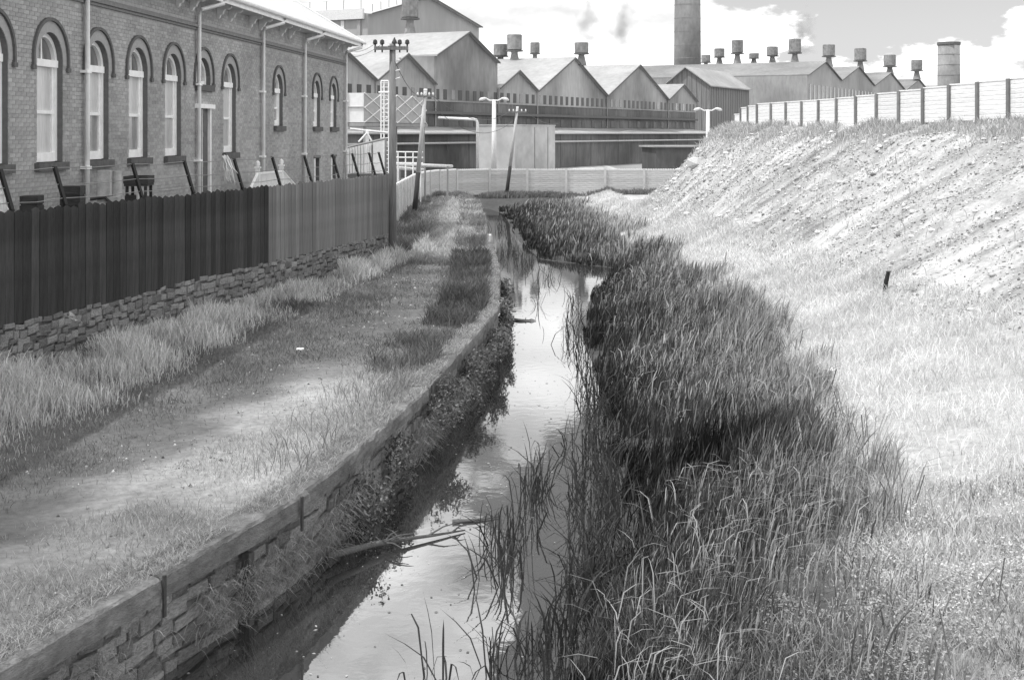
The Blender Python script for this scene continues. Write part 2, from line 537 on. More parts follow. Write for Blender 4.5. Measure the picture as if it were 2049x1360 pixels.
for k, (y0, y1) in enumerate(zip(brk[:-1], brk[1:])):
    s0, s1 = s_of(y0)+.012, s_of(y1)-.012
    out, top, hgt, wid = (0.07, 0.065, 0.22, 0.42) if y1 <= 14.5 else (0.0, 0.045, 0.20, 0.34)
    out += rb.uniform(-.012,.02); top += rb.uniform(-.015,.012)
    b = MB(); n = max(3, int((s1-s0)/.22))
    vs = []; fs = []
    for i in range(n+1):
        p, _, nn, tg = cframe(s0+(s1-s0)*i/n)
        q = lambda o, z: p + nn*(o+rb.uniform(-.010,.010)) + Vector((0,0,z+rb.uniform(-.010,.010)))
        vs += [q(out, top-hgt), q(out+.008, top-hgt*.5), q(out-.004, top-.03), q(out-.035, top), q(out-wid*.5, top+.004), q(out-wid, top-.012), q(out-wid, top-hgt)]
    m_ = 7
    for i in range(n):
        for j in range(m_):
            a, c_ = i*m_+j, i*m_+(j+1)%m_
            fs.append((a, c_, c_+m_, a+m_))
    fs += [tuple(range(m_)), tuple(n*m_+j for j in range(m_))]
    b.add(vs, fs)
    b.build('coping_beam', m_beam, cw)
m_iron = mat('rusty_iron', 0.05, 0.7, ns=20, na=0.4, bump=0.3)
for y, o in ((11.6, .095), (14.1, .095), (9.35, .095), (20.3, .03)):
    p, a, nn, tg = cframe(s_of(y), o)
    b = MB(); b.obox(p - tg*.02 + Vector((0,0,-.30)), tg*.04, nn*.02, (0,0,.37)); b.build('strap', m_iron, cw)
m_dpost = mat('dark_wet_timber', 0.07, 0.8, ns=9, na=0.4, bump=0.5, stretch=(4,4,1))
for y in (13.1,):
    p, a, nn, tg = cframe(s_of(y), -.02)
    b = MB(); b.obox(p - tg*.05 + Vector((0,0,-1.5)), tg*.10, nn*.09, (0,0,1.28)); b.build('fender_post', m_dpost, cw)

# ------------------------------------------------------------------ timber fence on rubble wall
fdir = Vector((0.224, 1, 0)).normalized(); fn = Vector((1, -0.224, 0)).normalized()
flen = (FENCE1-FENCE0)/fdir.y
fo = Vector((float(xf(FENCE0)), FENCE0, 0))
rw = thing('retaining_wall', (-8.8, 20, 0.0), 'low rubble stone retaining wall under the tall timber fence', 'wall')
b = MB(); b.obox(fo + fn*0.0 - Vector((0,0,.4)), fdir*(flen+.1), -fn*.5, (0,0,1.14)); b.build('wall_core', m_mortar, rw)
fang = math.atan2(fdir.y, fdir.x)
lay_stones(rw, lambda s: (fo + fdir*s + fn*0.01, fang), (18.3-FENCE0)/fdir.y, flen, -0.06, 0.80, (.08,.20), (.12,.44), 300, 0.06, 8)
tf = thing('timber_fence', (-8.8, 20, 0.8), 'tall dark board fence topped with barbed wire on slanting iron arms', 'fence')
m_bd = [mat('dark_board', 0.050, 0.85, ns=4, na=0.35, bump=0.5, bs=20, rnd=0.38, stretch=(6,6,.5), blot=.32, blots=.9),
        mat('grey_board', 0.19, 0.9, ns=4, na=0.22, bump=0.4, bs=20, rnd=0.16, stretch=(6,6,.5), blot=.12, blots=1.1)]
def board_mesh(m, seed):
    r = random.Random(seed); b = MB()
    w, h, t = .238, 1.93, .022
    pr = [(-w/2,0),(w/2,0),(w/2,h-.045+r.uniform(-.012,.012)),(r.uniform(-.03,.03),h+r.uniform(-.01,.01)),(-w/2,h-.045+r.uniform(-.012,.012))]
    b.slab([(x, 0, z) for x, z in pr], (0, -t, 0))
    return b.mesh('board', m)
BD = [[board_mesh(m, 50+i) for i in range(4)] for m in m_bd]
rb = random.Random(9)
nb = int(flen/.248)
fence_top = 0.78+1.93
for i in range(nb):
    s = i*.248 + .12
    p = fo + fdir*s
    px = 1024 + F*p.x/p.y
    k = 0 if p.y < 32.3 else 1  # darker boards on the nearer stretch, paler ones beyond
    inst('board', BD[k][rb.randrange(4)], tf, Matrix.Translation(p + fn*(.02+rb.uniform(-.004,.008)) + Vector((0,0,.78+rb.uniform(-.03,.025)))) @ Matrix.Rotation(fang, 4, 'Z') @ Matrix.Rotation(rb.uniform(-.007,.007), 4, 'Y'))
for z in (1.05, 1.75, 2.4):
    b = MB(); b.obox(fo + Vector((0,0,z)), fdir*flen, -fn*.07, (0,0,.1)); b.build('rail', m_bd[0], tf)
m_arm = mat('black_iron', 0.018, 0.6, ns=10, na=0.2)
arms_px = [-70, 30, 137, 290, 392, 490, 565, 628, 683, 722, 755, 774]
arm_tops = []
for px in arms_px:
    k = (px-1024)/F
    y = (-8.5-0.224*21.5)/(k-0.224)
    p = Vector((float(xf(y)), y, 0)) - fn*.06
    b = MB(); lean = -fn*.20 + fdir*(-.05)
    b.obox(p + Vector((0,0,1.9)), fdir*.06, -fn*.06, (0,0,.82))
    q = p + Vector((0,0,fence_top-.03))
    b.obox(q, fdir*.09, -fn*.05, lean + Vector((0,0,.72)))
    b.build('wire_arm', m_arm, tf)
    arm_tops.append((q, lean + Vector((0,0,.72))))
m_wire = mat('galvanised_wire', 0.30, 0.5, na=0, metal=0.3)
for f in (.2, .55, .97):
    pts = []
    for (q0, l0), (q1, l1) in zip(arm_tops[:-1], arm_tops[1:]):
        a, c_ = q0+l0*f, q1+l1*f
        pts += [a, (a+c_)/2 - Vector((0,0,.03))]
    pts.append(arm_tops[-1][0]+arm_tops[-1][1]*f)
    b = MB(); b.tube([p - fn*.02 for p in pts], .008, 4); b.build('barbed_wire', m_wire, tf)

# ------------------------------------------------------------------ brick building
BD0, BD1 = 7.0, 54.75
bw_d = Vector((0.0908, 1, 0)).normalized(); bn = Vector((1, -0.0908, 0)).normalized()
def bx(Y): return -12.0 + 0.0908*Y
bo = Vector((bx(BD0), BD0, 0)); blen = (BD1-BD0)/bw_d.y
def bp_(s, z, o=0.0): return bo + bw_d*s + bn*o + Vector((0,0,z))
def bs_(Y): return (Y-BD0)/bw_d.y
hall = thing('brick_building', (bx(30)-3, 30, YARD), 'long brick building with tall round arched white windows and hipped roof', 'building')
ZS, Z1, ZB = 5.48, 7.72, 1.0
HW = 0.61
wins = []           # (s, half width, sill z, spring z, kind)
for k in range(-2, 4): wins.append((bs_(26.9+2.418*k), HW, 3.40, ZS, 'sash'))
wins.append((bs_(36.57), HW, 5.36, ZS+.03, 'fan'))
wins.append((bs_(38.99), HW, 3.42, ZS, 'sash'))
for Y in (44.4, 49.8, 52.6): wins.append((bs_(Y), .54, 4.25, ZS, 'sash'))
door = (bs_(36.57), .58, 2.2, 4.70)
basem = [(bs_(Y), .42, 2.0, 3.05) for Y in (49.8, 52.6)]
def arch_loop(s, hw, sill, spring, n=16):
    pts = [(s-hw, sill), (s+hw, sill)]
    for i in range(n+1):
        a = math.pi*i/n
        pts.append((s+hw*math.cos(a), spring+hw*math.sin(a)))
    return pts
loops = [arch_loop(*w[:4]) for w in wins]
loops.append([(door[0]-door[1], door[2]), (door[0]+door[1], door[2]), (door[0]+door[1], door[3]), (door[0]-door[1], door[3])])
for s, hw, z0, z1 in basem: loops.append([(s-hw, z0), (s+hw, z0), (s+hw, z1), (s-hw, z1)])
outer = [(0, ZB), (blen, ZB), (blen, Z1), (0, Z1)]
poly = [[Vector((a, c_, 0)) for a, c_ in outer]] + [[Vector((a, c_, 0)) for a, c_ in reversed(l)] for l in loops]
flat = [p for l in poly for p in l]
tri = tessellate_polygon(poly)
m_mort = mat('brick_mortar', 0.38, 0.95, ns=8, na=0.2, bump=0.3)
m_brick = mat('brickwork', 0.37, 0.92, ns=16, na=0.16, bump=0.3, bs=40, attr='tone', blot=.16, blots=.45)
m_bricko = mat('brick', 0.37, 0.92, ns=16, na=0.16, bump=0.3, bs=40, rnd=0.14, blot=.16, blots=.45)
m_reveal = mat('shaded_brick_reveal', 0.15, 0.92, ns=10, na=0.15)  # recess shade painted in, darker than the wall brick
b = MB(); b.add([bp_(p.x, p.y, -.012) for p in flat], tri)
core = b.build('wall', m_mort, hall)
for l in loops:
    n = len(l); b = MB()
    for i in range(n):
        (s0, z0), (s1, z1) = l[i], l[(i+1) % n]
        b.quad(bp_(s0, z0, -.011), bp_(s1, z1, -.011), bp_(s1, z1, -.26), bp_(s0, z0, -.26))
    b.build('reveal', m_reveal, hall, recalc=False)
# other three walls of the block
b = MB()
endd = Vector((-bw_d.y, bw_d.x, 0)); DEPTH = 11.0
c0, c1 = bp_(0, 0, -.02), bp_(blen, 0, -.02)
for p, q in ((c1, c1+endd*DEPTH), (c1+endd*DEPTH, c0+endd*DEPTH), (c0+endd*DEPTH, c0)):
    b.quad(p+Vector((0,0,ZB)), q+Vector((0,0,ZB)), q+Vector((0,0,Z1)), p+Vector((0,0,Z1)))
b.build('rear_wall', m_mort, hall, recalc=False)
# brick courses
BH, BRL, JT = .086, .235, .010
rb = random.Random(21)
cells = []
nrow = int((Z1-1.9)/BH)
for r in range(nrow):
    za = 1.9 + r*BH; zb = za + BH - JT
    if 6.84 < zb and za < 7.06: continue
    cuts = []
    for s, hw, sill, spring, kd in wins:
        if zb > sill-.15 and za < spring-.06: cuts.append((s-hw, s+hw) if za > sill-.01 else (s-hw-.12, s+hw+.12))
        elif za >= spring-.06 and za < spring+.09+.80:
            R = .80; d = max(0.0, min(abs(za-spring-.09), abs(zb-spring-.09)) if za > spring+.09 else 0)
            if d < R: h = math.sqrt(R*R-d*d); cuts.append((s-h, s+h))
    if zb > door[2] and za < door[3]+.12: cuts.append((door[0]-door[1]-.02, door[0]+door[1]+.02))
    for s, hw, z0, z1 in basem:
        if zb > z0 and za < z1: cuts.append((s-hw, s+hw))
    cuts.sort()
    s = -BRL*(.5 if r % 2 else 0)
    while s < blen:
        segs = [(max(s, 0), min(s+BRL-JT, blen))]
        for c0_, c1_ in cuts:
            ns = []
            for a, e in segs:
                if c1_ <= a or c0_ >= e: ns.append((a, e))
                else:
                    if c0_-a > .03: ns.append((a, c0_))
                    if e-c1_ > .03: ns.append((c1_, e))
            segs = ns
        for a, e in segs:
            if e-a > .02 and a > bs_(22.5): cells.append((a, e, za, zb))
        s += BRL
whole = [c for c in cells if abs(c[1]-c[0]-(BRL-JT)) < 1e-4 and c[0] > bs_(24.7) and 2.35 < c[2] < 7.0]
whole.sort(key=lambda c: c[0]); whole = whole[:300]
wset = set(whole)
b = MB()
b.box((0,0,0), (BRL-JT, .03, BH-JT)); brick_me = b.mesh('brick', m_bricko)
bang = math.atan2(bw_d.y, bw_d.x)
for a, e, za, zb in whole:
    inst('brick', brick_me, hall, TRS(bp_((a+e)/2, (za+zb)/2, -.015+rb.uniform(0,.002)), bang))
b = MB()
for c in cells:
    if c in wset: continue
    a, e, za, zb = c
    j = rb.uniform(0, .002)
    vs = [bp_(a, za, j), bp_(e, za, j), bp_(e, zb, j), bp_(a, zb, j), bp_(a, za, -.02), bp_(e, za, -.02), bp_(e, zb, -.02), bp_(a, zb, -.02)]
    b.add(vs, [(0,1,2,3),(0,4,5,1),(1,5,6,2),(2,6,7,3),(3,7,4,0)], rb.uniform(.84,1.16))
o = b.build('brickwork', m_brick, hall, recalc=False); o['kind'] = 'stuff'
# arch bands, hood moulds, sills, frames
m_band = mat('rubbed_brick_band', 0.36, 0.9, ns=12, na=0.12, bump=0.2)
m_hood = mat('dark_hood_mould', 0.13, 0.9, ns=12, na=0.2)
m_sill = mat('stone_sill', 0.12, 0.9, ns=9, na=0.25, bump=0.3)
m_white = mat('white_paint', 0.9, 0.6, ns=5, na=0.10)
m_whited = mat('worn_white_paint', 0.70, 0.7, ns=7, na=0.18)
m_blind = mat('pale_blind_behind_glass', 0.58, 0.25, ns=3, na=0.15, spec=0.8, stretch=(8,8,1))
BL = [m_blind, mat('drawn_curtain', .45, .25, ns=3, na=.25, spec=.8, stretch=(10,10,1)), mat('dim_pane', .30, .12, ns=2, na=.3, spec=.9, stretch=(4,4,1)), m_blind]
rbp = random.Random(12)
m_glass = mat('dark_window_glass', 0.16, 0.08, na=0.1, ns=3, spec=0.9)
def ring(b, s, zc, r0, r1, o0, o1, zleg=None, n=20, tone=1):
    prof = []
    pts = []
    if zleg is not None: pts.append((1, zleg - zc))
    for i in range(n+1):
        pts.append(('a', math.pi*i/n))
    if zleg is not None: pts.append((-1, zleg - zc))
    rows = []
    for k, v in pts:
        if k == 'a': f = lambda r, v=v: (s + r*math.cos(v), zc + r*math.sin(v))
        else: f = lambda r, k=k, v=v: (s + k*r, zc + v)
        rows.append([bp_(*f(r0), o0), bp_(*f(r0), o1), bp_(*f(r1), o1), bp_(*f(r1), o0)])
    vs = [p for r in rows for p in r]; fs = []
    for i in range(len(rows)-1):
        for j in range(4):
            fs.append((i*4+j, i*4+(j+1)%4, (i+1)*4+(j+1)%4, (i+1)*4+j))
    fs += [(0,1,2,3), tuple((len(rows)-1)*4+j for j in (3,2,1,0))]
    b.add(vs, fs, tone)
def bbox(b, s0, s1, z0, z1, o0, o1): b.obox(bp_(s0, z0, o0), bw_d*(s1-s0), bn*(o1-o0), (0,0,z1-z0))
for s, hw, sill, spring, kd in wins:
    k_ = .84 - HW
    b = MB(); ring(b, s, spring+.0, hw+.002, hw+.235, -.02, .006, spring-.06); b.build('arch_band', m_band, hall)
    b = MB(); ring(b, s, spring+.07, hw+.165, hw+.235, -.02, .055, spring-.10)
    for e in (-1, 1): bbox(b, s+e*(hw+.2)-.075, s+e*(hw+.2)+.075, spring-.19, spring-.10, -.02, .06)
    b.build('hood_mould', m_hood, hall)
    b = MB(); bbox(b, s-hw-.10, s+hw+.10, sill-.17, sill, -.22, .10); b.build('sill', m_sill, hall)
    # timber window, set back in the reveal
    w = MB()
    ring(w, s, spring, hw-.10, hw-.003, -.24, -.13, sill+.02)
    win = w.build('window', m_white, hall)
    def wb(nm, m, s0, s1, z0, z1, o0=-.235, o1=-.14):
        q = MB(); bbox(q, s0, s1, z0, z1, o0, o1); return q.build(nm, m, win)
    if kd == 'sash':
        wb('bottom_rail', m_white, s-hw+.08, s+hw-.08, sill+.01, sill+.20)
        wb('transom', m_white, s-hw+.04, s+hw-.04, spring-.10, spring+.05, -.235, -.09)
        mid = (sill+spring)/2 + .0
        wb('meeting_rail', m_white, s-hw+.09, s+hw-.09, mid-.035, mid+.035, -.235, -.16)
        for z0, z1 in ((sill+.20, mid-.035), (mid+.035, spring-.10)):
            for e in (-1, 1): wb('stile', m_white, s+e*(hw-.13)-.045, s+e*(hw-.13)+.045, z0, z1, -.235, -.17)
            wb('pane', BL[rbp.randrange(4)], s-hw+.17, s+hw-.17, z0, z1, -.235, -.205)
    else:
        wb('bottom_rail', m_white, s-hw+.06, s+hw-.06, sill+.01, sill+.12)
    q = MB(); n = 14; rr = hw-.10
    z0 = spring+.05 if kd == 'sash' else sill+.12
    vs = [bp_(s-rr, z0, -.215), bp_(s+rr, z0, -.215)] + [bp_(s+rr*math.cos(math.pi*i/n), spring+max(rr*math.sin(math.pi*i/n), .06), -.215) for i in range(n+1)]
    q.add(vs, [tuple(range(len(vs)))]); q.build('fanlight_pane', m_glass, win, recalc=False)
    wb('glazing_bar', m_white, s-.018, s+.018, z0, spring+rr, -.235, -.19)
# door
m_door = mat('dark_panelled_door', 0.09, 0.5, ns=5, na=0.15)
s, hw, z0, z1 = door
b = MB()
for e in (-1, 1): bbox(b, s+e*(hw-.03)-.055, s+e*(hw-.03)+.055, z0, z1, -.09, .03)
bbox(b, s-hw-.16, s+hw+.16, z1, z1+.12, -.2, .10)
dr = b.build('door_frame', m_white, hall)
b = MB(); bbox(b, s-hw+.085, s+hw-.085, z0, z1, -.14, -.05); dl = b.build('door', m_door, hall)
for e in (-1, 1):
    for za, zb in ((z0+.15, z0+.85), (z0+1.0, z0+1.7), (z0+1.82, z1-.12)):
        q = MB(); bbox(q, s+e*.23-.14, s+e*.23+.14, za, zb, -.051, -.03); q.build('door_panel', m_door, dl)
q = MB(); bbox(q, s-.02, s+.02, z0, z1-.02, -.051, -.025); q.build('door_stile', m_whited, dl)
for s, hw, z0, z1 in basem:
    b = MB(); bbox(b, s-hw, s+hw, z0, z1, -.26, -.2); w_ = b.build('basement_window', m_glass, hall)
    q = MB(); bbox(q, s-hw, s-hw+.12, z0, z1, -.2, .02); q.build('frame', m_white, w_)
    b = MB(); bbox(b, s-hw-.1, s+hw+.1, z1, z1+.10, -.2, .03); b.build('lintel', m_hood, hall)
# string course, frieze moulding, soffit, gutter, roof
m_string = mat('moulded_string_course', 0.22, 0.9, ns=9, na=0.2)
b = MB()
bbox(b, 0, blen+.05, 6.86, 6.92, -.03, .05); bbox(b, 0, blen+.05, 6.925, 7.0, -.03, .10); bbox(b, 0, blen+.05, 7.005, 7.05, -.03, .04)
b.build('string_course', m_string, hall)
m_soff = mat('painted_soffit', 0.55, 0.8, ns=6, na=0.15)
b = MB(); bbox(b, -.3, blen+.6, 7.70, 7.74, -.3, .60); b.build('soffit', m_soff, hall)
b = MB(); bbox(b, -.3, blen+.62, 7.66, 7.80, .60, .64); b.build('fascia', m_white, hall)
b = MB()
n = 8
prf = [(.645+.075+.075*math.cos(math.pi+math.pi*i/n), 7.86+.09*math.sin(math.pi+math.pi*i/n)) for i in range(n+1)]
prf += [(.645+.135, 7.86), (.645+.015, 7.86)]
b.slab([bp_(-.3, z, o) for o, z in prf], bw_d*(blen+.95)); b.build('gutter', m_white, hall)
# scroll brackets in pairs
rbk = [bs_(y) for base in (24.2, 27.6, 31.0, 34.4, 37.8, 41.0, 44.6, 48.2, 51.6) for y in (base, base+1.1)] + [bs_(54.3)]
bprof = [(0,7.70),(.42,7.70),(.42,7.64),(.33,7.59),(.24,7.60),(.19,7.53),(.17,7.46),(.10,7.43),(.08,7.36),(.04,7.33),(0,7.33)]
for sb in rbk:
    b = MB(); b.slab([bp_(sb-.06, z, o) for o, z in bprof], bw_d*.12); b.build('bracket', m_whited, hall)
m_roof = mat('pale_sheet_roof', 0.62, 0.6, ns=3, na=0.10, bump=0.1, stretch=(.4,4,1))
tp = math.tan(math.radians(33))
E0, E1 = bp_(-.3, 7.86, .66), bp_(blen+.62, 7.86, .66)
R0, R1 = E0 + endd*(DEPTH+1.3), E1 + endd*(DEPTH+1.3)
half = (DEPTH+1.3)/2
rid0 = E0 + endd*half + Vector((0,0,half*tp)); rid1 = E1 + endd*half - bw_d*half + Vector((0,0,half*tp))
b = MB()
b.quad(E0, E1, rid1, rid0); b.add([E1, R1, rid1], [(0,1,2)]); b.quad(R1, R0, rid0, rid1)
roof = b.build('roof', m_roof, hall, recalc=False)
b = MB(); b.tube([E1+Vector((0,0,.02)), rid1+Vector((0,0,.03))], .06, 8); b.build('hip_cap', m_white, roof)
# downpipes
for k, Y in enumerate((28.5, 35.9, 42.2, 47.6, 54.5)):
    s = bs_(Y); b = MB()
    b.tube([bp_(s, 1.4, .10), bp_(s, 7.25, .10), bp_(s+.05, 7.42, .16), bp_(s+.45, 7.62, .66), bp_(s+.5, 7.80, .70)], .058, 8)
    pipe = b.build('downpipe', m_white, hall, smooth=True)
    for z in (3.25, 5.35):
        q = MB(); bbox(q, s-.16, s+.08, z-.03, z+.03, 0, .17); q.build('pipe_clip', m_white, pipe)

# ------------------------------------------------------------------ stairs with white balustrade, yard things
def balustrade_stair(name, Yc, off, label, L, runs, ztop):
    base = Vector((bx(Yc)+off, Yc, YARD))
    t = thing(name, base, label, 'stairs')
    m_conc = mat('yard_concrete', .45, .9, ns=6, na=.2)
    dv = bw_d; nv = bn
    b = MB(); W = off-.12
    for e, run in zip((-1, 1), runs):
        for i in range(5):
            z = (ztop-1.0-YARD)*(5-i)/6
            o_ = base - nv*W + dv*(e*(L/2+run*i/5) - (0 if e > 0 else run/5))
            b.obox(o_, nv*W, dv*(run/5-.004), (0,0,z))
    b.obox(base - nv*W - dv*(L/2-.004), nv*W, dv*(L-.008), (0,0,ztop-1.0-YARD))
    b.build('steps', m_conc, t)
    H0 = ztop-YARD
    for e, run in zip((-1, 1), runs):
        p = base + dv*(e*L/2); b = MB()
        b.box(p+Vector((0,0,(H0+.12)/2)), (.12,.12,H0+.12)); b.box(p+Vector((0,0,H0+.15)), (.18,.18,.05))
        b.tube([p+Vector((0,0,H0+.17)), p+Vector((0,0,H0+.22)), p+Vector((0,0,H0+.30)), p+Vector((0,0,H0+.36))], [.03,.07,.07,.01], 8)
        b.build('newel_post', m_white, t)
        q = base + dv*(e*(L/2+run)); b = MB()
        b.tube([p+Vector((0,0,H0)), q+Vector((0,0,H0-.85))], .045, 6); b.build('handrail', m_white, t)
        nB = int(run/.13)
        for i in range(1, nB):
            f = i/nB; c = p.lerp(q, f); top = H0-.85*f
            b = MB(); b.box(c+Vector((0,0,top-.45)), (.04,.07,.9)); b.build('baluster', m_white, t)
    b = MB(); b.obox(base-nv*.03-dv*(L/2-.06)+Vector((0,0,H0-.06)), nv*.06, dv*(L-.12), (0,0,.06)); b.build('top_rail', m_white, t)
    nB = int(L/.13)
    for i in range(1, nB):
        b = MB(); b.box(base+dv*(-L/2+L*i/nB)+Vector((0,0,H0-.55)), (.04,.07,.97)); b.build('baluster', m_white, t)
balustrade_stair('entrance_stairs', 39.7, 1.0, 'white balustraded steps against the brick wall, between two white downpipes', 2.6, (1.5, 2.6), 2.84)
balustrade_stair('side_stairs', 21.1, 1.3, 'white balustraded steps behind the darkest end of the fence', 2.0, (1.0, 1.1), 2.84)

m_crate = mat('dark_crate_wood', .055, .9, ns=6, na=.35, bump=.3, stretch=(1,1,6))
m_paleb = mat('pale_machine_paint', .42, .7, ns=7, na=.35)
def crate(name, c, sz, label, m, group=None, rz=0.09):
    t = thing(name, (c[0], c[1], c[2]), label, 'crate', group)
    ca, sa = math.cos(rz), math.sin(rz)
    X_, Y_ = Vector((ca, sa, 0)), Vector((-sa, ca, 0))
    b = MB(); b.box((c[0], c[1], c[2]+sz[2]/2), (sz[0]-.05, sz[1]-.05, sz[2]-.03), rz); b.build('panel', m, t)
    nslat = 4
    for i in range(nslat):
        z = c[2] + sz[2]*(i+.08)/nslat; h = sz[2]/nslat*.84
        for sgn in (-1, 1):
            q = MB(); q.obox(Vector(c)*1 + X_*(sgn*(sz[0]/2-.025) - .015) - Y_*(sz[1]/2) + Vector((0,0,z-c[2])), X_*.03, Y_*sz[1], (0,0,h)); q.build('slat', m, t)
            q = MB(); q.obox(Vector(c) + Y_*(sgn*(sz[1]/2-.025) - .015) - X_*(sz[0]/2-.045) + Vector((0,0,z-c[2])), Y_*.03, X_*(sz[0]-.09), (0,0,h)); q.build('slat', m, t)
    return t
zc = lambda Y, py: CAMZ-(py-HOR)/F*Y
crate('wooden_crate', (-8.72, 23.6, YARD), (.36, .46, .68), 'lower dark slatted crate standing under another by the brick wall', m_crate)
crate('wooden_crate', (-8.72, 23.6, YARD+.685), (.34, .42, .70), 'dark slatted crate on top of another near the white stairs', m_crate)
crate('wooden_crate', (-8.45, 25.0, YARD), (.40, .48, .70), 'dark crate under a larger one beside the first full white downpipe', m_crate)
crate('wooden_crate', (-8.45, 25.0, YARD+.705), (.40, .44, .80), 'large dark box stacked in front of the first full white downpipe', m_crate)
YX, YY0 = -8.28, 26.8
t = thing('yard_machine', (YX, YY0, YARD), 'pale grey boxy machine with round flanges behind the fence', 'machine')
b = MB(); b.box((YX, YY0, YARD+.6), (.40, .62, 1.2), .09); b.build('base', m_paleb, t)
b = MB(); b.box((YX-.08, YY0-.1, YARD+1.48), (.24, .26, .52), .09); b.build('housing', m_paleb, t)
b = MB(); b.tube([(YX+.10, YY0+.12, YARD+1.2), (YX+.10, YY0+.12, YARD+1.72)], [.11,.09], 12); b.build('tank', m_paleb, t)
for dx in (-.1, .1):
    b = MB(); b.tube([(YX+dx, YY0-.31, YARD+1.0), (YX+dx, YY0-.37, YARD+1.0)], .07, 12); b.build('flange', m_whited, t)
b = MB(); b.tube([(YX-.3, YY0-.35, YARD+1.16), (YX, YY0-.36, YARD+1.2), (YX+.26, YY0-.30, YARD+.9)], .03, 8); b.build('pipe', m_iron, t)
CX, CY = -8.18, 28.5
t = thing('hand_cart', (CX, CY, YARD), 'dark flat topped hand cart standing by the brick wall', 'cart')
b = MB(); b.box((CX, CY, YARD+1.38), (.50, .8, .05), .1); b.build('deck', m_crate, t)
for dx, dy, sx, sy in ((0,-.4,.52,.03), (0,.4,.52,.03), (-.25,0,.03,.76), (.25,0,.03,.76)):
    b = MB(); b.box((CX+dx-dy*.1, CY+dy, YARD+1.49), (sx, sy, .16), .1); b.build('side_board', m_crate, t)
for dx, dy in ((-.2,-.32),(.2,-.32),(.2,.32),(-.2,.32)):
    b = MB(); b.box((CX+dx-dy*.1, CY+dy, YARD+.675), (.06,.06,1.35), .1); b.build('leg', m_crate, t)
b = MB(); b.box((CX-.12, CY-.1, YARD+.98), (.24,.4,.34), .1); b.build('tray', m_crate, t)
b = MB(); b.tube([(CX+.06, CY-.2, YARD+.95), (CX+.06, CY-.2, YARD+1.2)], .07, 10); b.build('tin', m_white, t)
# rag caught on the wire
k = (458-1024)/F; y = (-8.5-0.224*21.5)/(k-0.224)
q = P(450, 312, y-.15)
b = MB()
rb = random.Random(3)
for i in range(14):
    a = q + Vector((rb.uniform(-.06,.10), rb.uniform(-.05,.05), rb.uniform(-.05,.02)))
    pts = [a]
    for j in range(5):
        a = a + Vector((rb.uniform(-.02,.07), rb.uniform(-.03,.03), -rb.uniform(.05,.15)))
        pts.append(a)
    b.tube(pts, [.018,.02,.016,.014,.01,.004], 5)
tag(b.build('tattered_rag', m_whited), 'pale tattered rag hanging from the barbed wire over the fence', 'rag')

# ------------------------------------------------------------------ poles and lamps
m_pole = mat('grey_pole_timber', .20, .9, ns=5, na=.3, bump=.4, stretch=(6,6,.4))
m_dkpole = mat('tarred_pole_foot', .05, .9, ns=5, na=.3, bump=.4, stretch=(6,6,.4))
m_ins = mat('dark_insulator', .05, .3, na=0)
m_insw = mat('white_insulator', .75, .3, na=0)
base = hit(785, 524); base.z -= .15
t = thing('telegraph_pole', base, 'upright timber telegraph pole with one crossarm at the end of the fence', 'telegraph pole')
topz = CAMZ + (HOR-88)/F*base.y
b = MB(); b.tube([base, (base.x, base.y, topz)], [.135, .095], 14); b.build('pole', m_pole, t, smooth=True)
az = CAMZ + (HOR-97)/F*base.y
sc = base.y/F
b = MB(); b.obox((base.x-36*sc, base.y-.16, az-.06), (68*sc,0,0), (0,.09,0), (0,0,.11)); b.build('crossarm', m_pole, t)
for dx in (-34, -20, 15, 30):
    b = MB(); x = base.x+dx*sc
    b.tube([(x, base.y-.115, az+.05), (x, base.y-.115, az+.11), (x, base.y-.115, az+.14), (x, base.y-.115, az+.24), (x, base.y-.115, az+.27)], [.02,.03,.075,.06,.02], 8); b.build('insulator', m_ins, t)
    b = MB(); b.tube([(x, base.y-.115, az-.14), (x, base.y-.115, az-.06)], [.025,.03], 6); b.build('pin', m_ins, t)
b = MB(); b.tube([(base.x+.06, base.y-.02, topz), (base.x+.06, base.y-.02, topz+.06), (base.x+.06, base.y-.02, topz+.2)], [.09,.08,.01], 8); b.build('top_insulator', m_ins, t)
b = MB(); b.obox((base.x-.14, base.y-.14, topz-.12), (.26,0,0), (0,.28,0), (0,0,.05)); b.build('cap_plate', m_ins, t)
for dz in (.55, .85, 1.1):
    b = MB(); b.tube([(base.x+.10, base.y-.05, topz-dz), (base.x+.24, base.y-.1, topz-dz+.03), (base.x+.26, base.y-.1, topz-dz+.10)], [.02,.03,.05], 6); b.build('bracket', m_insw, t)
def leaning_pole(pb, pt, Y, label, arm):
    base = P(pb[0], pb[1], Y); base.z = float(ground_z(base.x, base.y))-.15
    top = P(pt[0], pt[1], Y)
    t = thing('service_pole', base, label, 'pole')
    mid = base.lerp(top, .36)
    b = MB(); b.tube([base, mid], [.13,.115], 12); b.build('tarred_foot', m_dkpole, t, smooth=True)
    b = MB(); b.tube([mid, top], [.113,.085], 12); b.build('pole', mat('bleached_pole', .5, .85, ns=5, na=.25, stretch=(6,6,.4)), t, smooth=True)
    b = MB(); c = top - Vector((0,0,.32)); b.obox(c+Vector((-arm,-.14,-.04)), (2*arm,0,0), (0,.08,0), (0,0,.08)); b.build('crossarm', m_pole, t)
    for dx in (-.9, -.45, .45, .9):
        b = MB(); x = c.x+dx*arm
        b.tube([(x,c.y-.1,c.z+.04),(x,c.y-.1,c.z+.10),(x,c.y-.1,c.z+.20)], [.03,.055,.03], 8); b.build('insulator', m_insw, t)
    b = MB(); b.tube([top-Vector((0,0,.02)), top+Vector((0,0,.05))], [.10,.08], 10); b.build('pole_cap', m_white, t)
    return base, top
pA = leaning_pole((828,432), (851,180), 63.6, 'leaning service pole with tarred foot by the bend of the concrete wall', .42)
